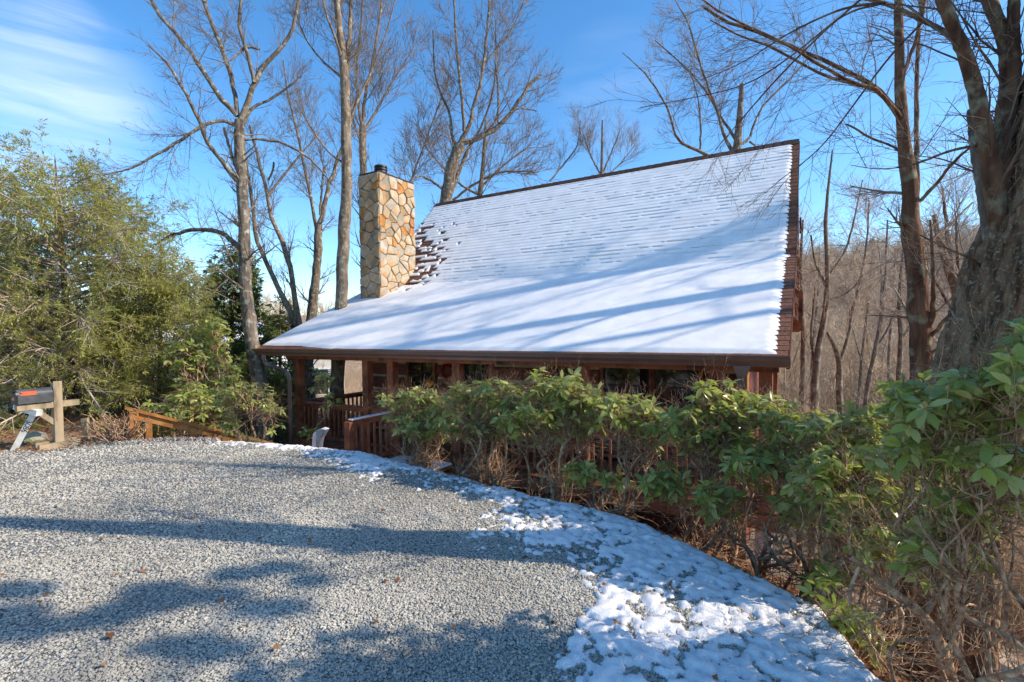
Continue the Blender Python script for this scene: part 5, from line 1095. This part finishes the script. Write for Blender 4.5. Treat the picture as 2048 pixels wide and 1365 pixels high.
# ================================================================= things
# leaf litter
def litter(name, label, X_, Y_, seed, sz=(.03, .07)):
    rng = np.random.default_rng(seed); n_ = len(X_); Z_ = gz(X_, Y_) + rng.uniform(.005, .03, n_)
    ax_ = np.c_[rng.normal(size=(n_, 2)) * .45, np.ones(n_)]; ax_ /= np.linalg.norm(ax_, axis=1, keepdims=True); a_ = rng.uniform(0, 6.28, n_); X1 = np.c_[np.cos(a_), np.sin(a_), np.zeros(n_)]; X1 -= (X1 * ax_).sum(1, keepdims=True) * ax_; Y1 = np.cross(ax_, X1)
    l_ = rng.uniform(*sz, n_)[:, None]; O = np.c_[X_, Y_, Z_]; curl = rng.uniform(.1, .5, (n_, 1))
    V_ = np.stack([O - X1 * l_ * .5 + ax_ * l_ * curl * .5, O - Y1 * l_ * .35, O + X1 * l_ * .5 + ax_ * l_ * curl * .6, O + Y1 * l_ * .35 + ax_ * l_ * curl * .3], 1).reshape(-1, 3)
    b_ = np.arange(n_)[:, None] * 4; T_ = np.concatenate([b_ + [0, 1, 3], b_ + [1, 2, 3]])
    o = obj(name, mesh_from(name, V_, T_, M['litter'], False, attrs={'tint': np.repeat(rng.random(n_), 4)}), kind='stuff'); tag(o, label, kind='stuff')
rg = np.random.default_rng(31); n_ = 60000
qq_ = rg.uniform(-6, 4.5, n_); pp_ = crest(qq_) + .12 + np.abs(rg.normal(size=n_)) * 2.4 + .1 * (qq_ > 1.5) ; X_, Y_ = xy(pp_, qq_); k_ = (Y_ > .8) & (pp_ < 12)
litter('leaf_litter', 'brown leaf litter on the slope below the hedge', X_[k_], Y_[k_], 1)
n_ = 9000; X_ = rg.uniform(-12, -5.0, n_); Y_ = rg.uniform(6.6, 11, n_); k_ = (Y_ + .05 * X_ + .35 > 7.0) & (sdist(X_, Y_) > -9)
_p2, _q2 = pq(X_, Y_); k_ &= (_q2 > cp[-1, 1] + .25)
litter('leaf_litter', 'orange leaf litter around the mailbox post', X_[k_], Y_[k_], 2)
n_ = 130; x_, y_ = fanpts(1.9, 8, 6); k_ = sdist(x_, y_) < 0
litter('fallen_leaves', 'few scattered orange leaves on the grey gravel', x_[k_], y_[k_], 3, (.03, .06))
# edging stones along the gravel
egm = []
for k in range(4):
    bm = bmesh.new(); bmesh.ops.create_icosphere(bm, subdivisions=2, radius=1); r2 = random.Random(k + 40)
    for v_ in bm.verts: f_ = 1 + .22 * (vnoise(v_.co.x * 1.7 + k * 9 + 30, v_.co.y * 1.7 + v_.co.z + 30) - .5); v_.co = Vector((v_.co.x * f_, v_.co.y * f_ * .8, v_.co.z * f_ * .75))
    me = bpy.data.meshes.new('edging_stone'); bm.to_mesh(me); bm.free(); me.materials.append(M['edging']); egm.append(me)
ep = [atz(px_, py_) for px_, py_ in ((282, 889), (297, 885), (313, 883), (330, 882), (346, 882), (361, 882), (378, 882), (395, 882), (411, 882), (428, 883))]
desc = ['brown edging stone nearest the stair post', 'second edging stone from the stair post', 'third edging stone from the stair post', 'fourth edging stone from the stair post', 'fifth edging stone from the stair post', 'sixth edging stone from the stair post', 'seventh edging stone from the stair post', 'eighth edging stone, half under snow', 'ninth edging stone, half under snow', 'edging stone nearest the crooked young rhododendron']
for k, P_ in enumerate(ep):
    o = obj('edging_stone', egm[k % 4]); o.location = P_ + np.array((0, .05, .01)); o.scale = (.075, .09, .065); o.rotation_euler = (0, 0, k * 1.3); tag(o, desc[k], 'stone', 'edging stones along the gravel')
# stair rail of orange stained wood
def wp(px, py, D_): return Vector(at(px, py, D_))
A = wp(268, 820, 8.0); B_ = wp(568, 893, 9.3)
srl = empty('stair_railing', 'orange stained wooden stair railing running down to the right', 'railing', (A.x, A.y, float(gz(A.x, A.y))))
def wb(pts, w_, h_, m_, nm, root, up=(0, 0, 1)):
    mb = MB(); o_ = Vector(root.location); mb.bar(Vector(pts[0]) - o_, Vector(pts[1]) - o_, w_, h_, up); return mb.build(nm, M[m_], root)
dR = (B_ - A).normalized()
wb((A - dR * .12, B_), .13, .035, 'wood_fresh', 'handrail', srl); wb((A - Vector((0, 0, .085)), B_ - Vector((0, 0, .085))), .04, .11, 'wood_fresh', 'top_rail', srl)
wb((A - Vector((0, 0, .02)), Vector((A.x, A.y, float(gz(A.x, A.y)) - .2))), .12, .12, 'wood_fresh', 'post', srl, (dR.x, dR.y, 0))
P_ = A + dR * .20; wb((P_ - Vector((0, 0, .06)), Vector((P_.x, P_.y, P_.z - 1.2))), .05, .09, 'wood_fresh', 'post', srl, (dR.x, dR.y, 0))
P_ = A.lerp(B_, .36); wb((P_ - Vector((0, 0, .06)), Vector((P_.x, P_.y, P_.z - 1.2))), .10, .10, 'wood_fresh', 'post', srl, (dR.x, dR.y, 0))
P_ = A.lerp(B_, .72); wb((P_ - Vector((0, 0, .06)), Vector((P_.x, P_.y, P_.z - 1.2))), .10, .10, 'wood_fresh', 'post', srl, (dR.x, dR.y, 0))
pk = empty('picket_fence', 'low dark picket fence behind the stair railing', 'fence', (A.x + .3, A.y + .9, float(gz(A.x + .3, A.y + .9))))
for k in range(17):
    P_ = A.lerp(B_, .05 + k * .021) + Vector((0, .8, 0)); zt_ = P_.z - .42 - .0 * k; mb = MB(); mb.box((-.022, -.01, -.9), (.022, .01, 0)); o = mb.build('picket', M['darkwood'], pk, loc=P_ + Vector((0, 0, -.42)) - Vector(pk.location))
P0_ = A.lerp(B_, .04) + Vector((0, .83, -.50)); P1_ = A.lerp(B_, .40) + Vector((0, .83, -.50)); wb((P0_, P1_), .03, .06, 'darkwood', 'rail', pk)
# mailbox
ph = R(63); AX = Vector((-math.cos(ph), -math.sin(ph), 0)); SD = Vector((math.sin(ph), -math.cos(ph), 0)); UP = Vector((0, 0, 1))
Pm = Vector(atz(117, 893)); mz = math.atan2(AX.y, AX.x)          # local x = the way the box faces, local y = to its left
mail = empty('mailbox', 'dark grey mailbox with an orange flag on a weathered wooden post', 'mailbox', tuple(Pm), mz)
def mbx(nm, m_, a, b, root=mail): mb = MB(); mb.box(a, b); return mb.build(nm, M[m_], root)
mb = MB(); s_ = .052; mb.raw([(-s_, -s_, -.1), (s_, -s_, -.1), (s_, s_, -.1), (-s_, s_, -.1), (-s_, -s_, .90), (s_, -s_, .90), (s_, s_, .99), (-s_, s_, .99)], BOXF); mb.build('post', M['wood_grey'], mail)
mbx('arm', 'wood_grey', (.0525, -.045, .60), (.46, .045, .685)); mbx('arm', 'wood_grey', (-.26, -.045, .60), (-.0525, .045, .685))
mb = MB(); mb.bar((.03, 0, .36), (.30, 0, .63), .06, .07); mb.build('brace', M['wood_grey'], mail)
mbx('base_board', 'wood_grey', (-.30, -.12, 0.0), (.24, -.056, .09)); mbx('base_board', 'wood_grey', (-.22, .056, .0), (.26, .12, .08)); mbx('base_block', 'white', (-.07, -.22, -.01), (.12, -.125, .05))
mb = MB(); prof = [(-.085, 0), (.085, 0), (.085, .12)] + [(.085 * math.cos(a), .12 + .085 * math.sin(a)) for a in np.linspace(.2, math.pi - .2, 9)] + [(-.085, .12)]
mb.prism([(u * .98, v_) for u, v_ in prof], lambda u, v_, t: (t, u, .70 + v_), .07, .46); bx_ = mb.build('box', M['mailbox'], mail)
mb = MB(); mb.prism([(u * 1.07, v_ * 1.03 - .004) for u, v_ in prof], lambda u, v_, t: (t, u, .70 + v_), .462, .482); dr_ = mb.build('box_door', M['black'], mail)
mb = MB(); mb.box((.482, -.012, .86), (.51, .012, .885)); mb.build('latch', M['black'], dr_)
mb = MB(); mb.box((.4825, -.045, .755), (.4835, .045, .80)); stk = mb.build('number_plate', M['orange'], dr_)
SIDE = 1
mb = MB(); mb.prism([(.44, .82), (.26, .82), (.26, .875), (.44, .875), (.41, .845)], lambda u, v_, t: (u, t, v_), .0865 * SIDE, .0895 * SIDE); mb.build('flag', M['orange'], mail)
def text(name, body, size, m_, parent, loc, rot):
    cu = bpy.data.curves.new(name, 'FONT'); cu.body = body; cu.size = size; cu.extrude = .0008; cu.align_x = 'CENTER'; cu.align_y = 'CENTER'; cu.materials.append(M[m_])
    tmp = bpy.data.objects.new(name, cu); me = bpy.data.meshes.new_from_object(tmp); bpy.data.objects.remove(tmp)
    if not me.materials: me.materials.append(M[m_])
    o = obj(name, me, parent, loc); o.rotation_euler = rot; return o
M['cream'] = mat('cream_print', [(.7, .55, .4), (.75, .6, .45)], 5, .7, 0)
text('lettering', '333', .045, 'cream', mail, (.4845, 0, .777), (math.pi / 2, 0, math.pi / 2))
# leaning white number post
Pb_ = Vector(at(34, 889, 7.25)); Pt_ = wp(70, 822, Pb_.y + .0); Dn = (Pt_ - Pb_); 
npst = empty('number_post', 'leaning white post painted with black house numbers beside the mailbox', 'post', tuple(Pb_))
dl = Dn.normalized(); nrm = Vector((.62, -.78, 0)); nrm = (nrm - dl * nrm.dot(dl)).normalized()
mb = MB(); mb.bar(-dl * .10, Dn, .075, .085, nrm); mb.build('post', M['white'], npst)
cr0 = wp(33, 812, Pb_.y) - Pb_; cr1 = wp(79, 826, Pb_.y - .05) - Pb_; mb = MB(); mb.bar(cr0, cr1, .09, .085, (0, 0, 1)); mb.build('crosspiece', M['white'], npst)
mb = MB(); a0 = wp(36, 806, Pb_.y + .1) - Pb_; a1 = wp(58, 797, Pb_.y + .15) - Pb_; mb.bar(a0, a1, .08, .09, (0, 0, 1)); mb.build('cap_block', M['white'], npst)
tx = text('lettering', '3086', .10, 'ink', npst, (0, 0, 0), (0, 0, 0)); xa = -dl; za = nrm; ya = za.cross(xa)
c_ = Dn * .58 + nrm * .0445; tx.matrix_basis = Matrix(((xa.x, ya.x, za.x, c_.x), (xa.y, ya.y, za.y, c_.y), (xa.z, ya.z, za.z, c_.z), (0, 0, 0, 1)))
# boulder, stump post, brush pile
def boulder(label, P_, s_, seed, nm='boulder'):
    bm = bmesh.new(); bmesh.ops.create_icosphere(bm, subdivisions=3, radius=1)
    for v_ in bm.verts:
        f_ = 1 + .5 * (float(fbm(v_.co.x * 1.2 + seed + 20, v_.co.y * 1.2 + v_.co.z * .9 + 20, 3)) - .5); v_.co = Vector((v_.co.x * s_[0] * f_, v_.co.y * s_[1] * f_, v_.co.z * s_[2] * f_))
    me = bpy.data.meshes.new(nm); bm.to_mesh(me); bm.free(); me.materials.append(M['rock']); o = obj(nm, me); o.location = P_; tag(o, label, 'rock'); return o
boulder('mossy boulder between the leaning white post and the mailbox', atz(58, 886) + np.array((0, .1, .05)), (.14, .16, .10), 3)
Ps = Vector(atz(143, 890)) + Vector((0, .3, 0)); o = MB(); o.bar((0, 0, -.1), (-.04, 0, .36), .085, .06, (0, 1, 0)); o = o.build('stump_post', M['wood_grey']); o.location = Ps; tag(o, 'short sawn off post behind the mailbox post', 'post')
rng = np.random.default_rng(66); Pp = atz(215, 888) + np.array((0, .35, 0)); n_ = 120
A_ = np.c_[rng.normal(size=(n_, 2)) * (.15, .15), np.abs(rng.normal(size=n_)) * .08]; B2 = A_ + np.c_[rng.normal(size=(n_, 2)) * (.2, .2), rng.uniform(.05, .42, n_)]
S_ = wiggle(A_, B2, 6, .10, rng); Vt, Qt = tubes(S_, np.repeat(np.linspace(.009, .004, 6)[None], n_, 0) * rng.uniform(.6, 1.5, (n_, 1)), 5)
o = MB().raw(Vt, Qt).build('brush_pile', M['stem'], smooth=True); o.location = Pp; tag(o, 'tangle of bare tan branches left of the stair railing', 'branches')
# mossy split rails at the far left
fr = empty('rail_fence', 'low mossy split rail fence slanting behind the leaning white post', 'fence', tuple(wp(10, 830, 9)[:2]) + (float(gz(wp(10, 830, 9).x, wp(10, 830, 9).y)),))
wb((wp(-60, 800, 8.9), wp(40, 843, 8.9)), .05, .10, 'wood_mossy', 'rail', fr); wb((wp(36, 841, 8.95), wp(100, 863, 9.0)), .05, .09, 'wood_mossy', 'rail', fr); wb((wp(-60, 845, 8.9), wp(30, 862, 8.9)), .05, .09, 'wood_mossy', 'rail', fr)
wb((wp(-20, 790, 9.0), wp(-20, 890, 9.0)), .12, .12, 'wood_mossy', 'post', fr, (0, 1, 0)); wb((wp(36, 830, 9.05), wp(36, 885, 9.05)), .10, .10, 'wood_mossy', 'post', fr, (0, 1, 0))
kf = empty('board_fence', 'dark board fence with pale posts at the far left', 'fence', tuple(wp(10, 870, 11)[:2]) + (float(gz(wp(10, 870, 11).x, wp(10, 870, 11).y)),))
for k in range(9): P1_ = wp(-30 + k * 12, 800, 11); mb = MB(); mb.box((-.055, -.012, -1.4), (.055, .012, 0)); mb.build('board', M['darkwood'], kf, loc=P1_ - Vector(kf.location))
for k, px_ in enumerate((14, 44)): P1_ = wp(px_, 796, 10.9); mb = MB(); mb.box((-.05, -.04, -1.4), (.05, .04, 0)); mb.build('post', M['white'], kf, loc=P1_ - Vector(kf.location))
# hooded garden lamp
Pl = Vector(at(638, 905, 8.3)); lamp = empty('garden_lamp', 'hooded grey garden lamp capped with snow before the porch rail', 'lamp', (Pl.x, Pl.y, float(gz(Pl.x, Pl.y))), R(-10))
s8 = 8.3 / F; lz = float(lamp.location.z)
def lp(X_, Y_): P_ = at(590 + X_ / 13.65, 830 + Y_ / 13.65, 8.3); return (P_[0] - lamp.location.x, P_[2] - lz)
zl = lp(560, 860)[1]
for nm_, m_, pts_, d_ in (('body', 'post_grey', [(510, 865), (522, 620), (545, 490), (590, 440), (655, 425), (660, 640), (642, 865)], .065), ('hood', 'lamp', [(646, 875), (662, 450), (600, 425), (690, 385), (800, 358), (895, 382), (820, 500), (740, 620), (705, 740), (690, 880)], .085)):
    mb = MB(); mb.prism([lp(*p_) for p_ in pts_], lambda u, v_, t: (u, t, v_), -d_, d_); mb.build(nm_, M[m_], lamp)
mb = MB(); mb.prism([lp(*p_) for p_ in ((655, 395), (780, 345), (890, 372), (895, 380), (800, 362), (690, 390))], lambda u, v_, t: (u, t, v_), -.07, .07); mb.build('snow_cap', M['snow'], lamp)
for x_ in (-.09, -.035): mb = MB(); mb.box((x_, -.012, -.1), (x_ + .022, .012, zl - .03)); mb.build('stake', M['wood_grey'], lamp)
# pumpkin and its stand, wreath, chair
qpk = qx(858, 8.6); Pk = Vector((*xy(8.6, qpk), 0)); zt_ = float(at(858, 774, Pk.y)[2])
stn = empty('plant_stand', 'dark metal stand holding the pumpkin under the small window', 'stand', (Pk.x, Pk.y, ZD + EYE))
hgt = zt_ - (ZD + EYE)
for k in range(3): a = k * 2.094; mb = MB(); mb.bar((math.cos(a) * .16, math.sin(a) * .16, 0), (math.cos(a) * .05, math.sin(a) * .05, hgt), .02, .02); mb.build('leg', M['black'], stn)
mb = MB(); mb.tube([(0, 0, hgt - .02), (0, 0, hgt)], .12, 16); mb.build('top', M['black'], stn)
V_ = []; nk = 32
for i_ in range(13):
    ph_ = math.pi * i_ / 12
    for k in range(nk): a = k / nk * 2 * math.pi; rr = .095 * math.sin(ph_) * (1 + .07 * abs(math.cos(a * 4.5)) - .03); V_.append((rr * math.cos(a), rr * math.sin(a), .075 + .075 * math.cos(ph_) * (1 - .0)))
Q_ = [[i_ * nk + k, i_ * nk + (k + 1) % nk, (i_ + 1) * nk + (k + 1) % nk, (i_ + 1) * nk + k] for i_ in range(12) for k in range(nk)]
pkn = empty('pumpkin', 'round orange pumpkin showing above the hedge at the small window', 'pumpkin', (Pk.x, Pk.y, zt_)); MB().raw(V_, np.array(Q_)[:, ::-1]).build('body', M['pumpkin'], pkn, True)
mb = MB(); mb.tube([(0, 0, .14), (.01, 0, .18)], .012, 8); mb.build('stalk', M['wood_grey'], pkn)
def wreath(label, px, py, p_, r_, m_, seed, cat='wreath', berries=True):
    q_ = qx(px, p_); X_, Y_ = xy(p_, q_); z_ = float(at(px, py, Y_)[2]); w_ = empty('wreath', label, cat, (X_, Y_, z_), TH); rng = np.random.default_rng(seed)
    a = rng.uniform(0, 6.28, 190); P_ = np.c_[rng.normal(size=190) * .012 - .02, np.cos(a) * (r_ + rng.normal(size=190) * .02), np.sin(a) * (r_ + rng.normal(size=190) * .02)]
    d = rng.normal(size=(190, 3)); d /= np.linalg.norm(d, axis=1, keepdims=True); Vt, Qt = tubes(wiggle(P_, P_ + d * .06, 3, .1, rng), np.full((190, 3), .004), 4); MB().raw(Vt, Qt).build('twigs', M[m_], w_, kind='stuff')
    mb = MB(); aa_ = np.linspace(0, 2 * math.pi, 30); Vt, Qt = tubes(np.c_[np.full(30, -.012), np.cos(aa_) * r_, np.sin(aa_) * r_][None], np.full((1, 30), .014), 6); mb.raw(Vt, Qt); mb.build('ring', M['wood_dark'], w_, True)
wreath('red berry wreath on the log wall between window and door', 895, 742, PW - .02, .15, 'redberry', 1)
wreath('dark twig wreath on the log wall left of the large windows', 1120, 745, PW - .02, .15, 'twig_dark', 2)
qc = qx(1128, 8.2); Xc, Yc = xy(8.2, qc); ch = empty('adirondack_chair', 'red slatted lounge chair on the porch seen through the railing', 'chair', (Xc, Yc, ZD + EYE), TH + R(200))
def cb(nm, a, b, w_, h_, up=(0, 0, 1)): mb = MB(); mb.bar(a, b, w_, h_, up); mb.build(nm, M['chair'], ch)
for y_ in (-.27, .27): cb('leg', (.30, y_, 0), (.30, y_, .55), .03, .09); cb('leg', (-.45, y_, .0), (.30, y_, .36), .03, .10); cb('arm', (-.35, y_ * 1.1, .565), (.36, y_ * 1.1, .565), .12, .025)
for k in range(6): x_ = .28 - k * .10; cb('seat_slat', (x_, -.25, .37 - k * .035), (x_, .25, .37 - k * .035), .085, .02)
for k in range(5): y_ = -.2 + k * .1; cb('back_slat', (-.25, y_, .22), (-.52, y_ * 1.15, .95 + .05 * math.cos(y_ * 6)), .085, .02, (1, 0, .3))
cb('back_rail', (-.40, -.27, .56), (-.40, .27, .56), .04, .05)
# the neighbours' houses
def nhouse(label, px, D_, w_, dpt, hgt, rot, base_drop=0.):
    P_ = at(px, 800, D_); z_ = float(gz(P_[0], P_[1])) - base_drop; h_ = empty('neighbour_house', label, 'house', (P_[0], P_[1], z_), rot)
    def b(nm, m_, a, c_, par=h_): mb = MB(); mb.box(a, c_); return mb.build(nm, M[m_], par)
    mb = MB(); mb.prism([(-w_ / 2, -1), (w_ / 2, -1), (w_ / 2, hgt), (0, hgt + w_ * .36), (-w_ / 2, hgt)], lambda u, v_, t: (u, t, v_), 0, dpt); wl = mb.build('wall', M['siding'], h_)
    for k in range(int(hgt / .2)): mb = MB(); z1_ = k * .2 + .1; mb.box((-w_ / 2 - .012, -.012, z1_), (w_ / 2 + .012, dpt + .012, z1_ + .17)); mb.build('siding_board', M['siding'], wl)
    for sx in (-1, 1):
        mb = MB(); mb.prism([(sx * (w_ / 2 + .3), hgt - .2), (0, hgt + w_ * .36 + .02), (0, hgt + w_ * .36 + .14), (sx * (w_ / 2 + .3), hgt - .08)], lambda u, v_, t: (u, t, v_), -.3, dpt + .3); mb.build('roof', M['ridgecap'], h_)
        mb = MB(); mb.prism([(sx * (w_ / 2 + .26), hgt - .075), (sx * .05, hgt + w_ * .36 + .13), (sx * .05, hgt + w_ * .36 + .18), (sx * (w_ / 2 + .26), hgt - .03)], lambda u, v_, t: (u, t, v_), -.26, dpt + .26); mb.build('roof_snow', M['snow'], h_)
    for x_ in (-w_ * .25, w_ * .25): f_ = b('window', 'white', (x_ - .5, -.05, hgt * .35), (x_ + .5, -.013, hgt * .8)); b('pane', 'glass', (x_ - .42, -.06, hgt * .35 + .08), (x_ + .42, -.052, hgt * .8 - .08), f_)
    return h_
n1h = nhouse('pale sided neighbour house seen between trunks behind the porch', 590, 27, 5.2, 7, 3.4, R(28))
n2h = nhouse('neighbour house with a snowy roof hidden behind the hemlocks', 250, 21, 7, 6, 2.2, R(-30), .6)
# its raised deck
nd = empty('raised_deck', 'small raised deck with a pale rail behind the porch', 'deck', tuple(at(650, 800, 20)[:2]) + (float(gz(*at(650, 800, 20)[:2])),), R(20)); zt_ = float(at(650, 745, 20)[2]) - nd.location.z
mb = MB(); mb.box((-.7, -.5, zt_ - .25), (.7, .5, zt_ - .15)); mb.build('platform', M['wood_grey'], nd)
for x_ in (-.65, .65): mb = MB(); mb.box((x_ - .05, -.48, -.2), (x_ + .05, -.40, zt_ + .1)); mb.build('post', M['wood_dark'], nd)
for k in range(4): mb = MB(); mb.box((-.7, -.49, zt_ - .1 + k * .07), (.7, -.46, zt_ - .055 + k * .07)); mb.build('rail', M['white'], nd)
# broken twigs on the gravel
def stick(label, px0, py0, px1, py1, r_=.008):
    A = atz(px0, py0, .02); B_ = atz(px1, py1, .02); rng = np.random.default_rng(int(px0)); S_ = wiggle(A[None], B_[None], 7, .05, rng)
    Vt, Qt = tubes(S_, np.full((1, 7), r_), 6); o = MB().raw(Vt - A, Qt).build('twig', M['twig'], smooth=True); o.location = A; tag(o, label, 'twig')
stick('pale broken twig in the shade near the bottom of the pad', 805, 1312, 822, 1296); stick('thin brown twig lying on the gravel at lower left', 428, 1279, 470, 1275, .004); stick('small stick at the edge of the snow patch', 1093, 1225, 1105, 1245, .012)

print("TRIS", sum(len(o.data.loops) - 2 * len(o.data.polygons) for o in COL.objects if o.type == "MESH"), "OBJ", len(COL.objects))
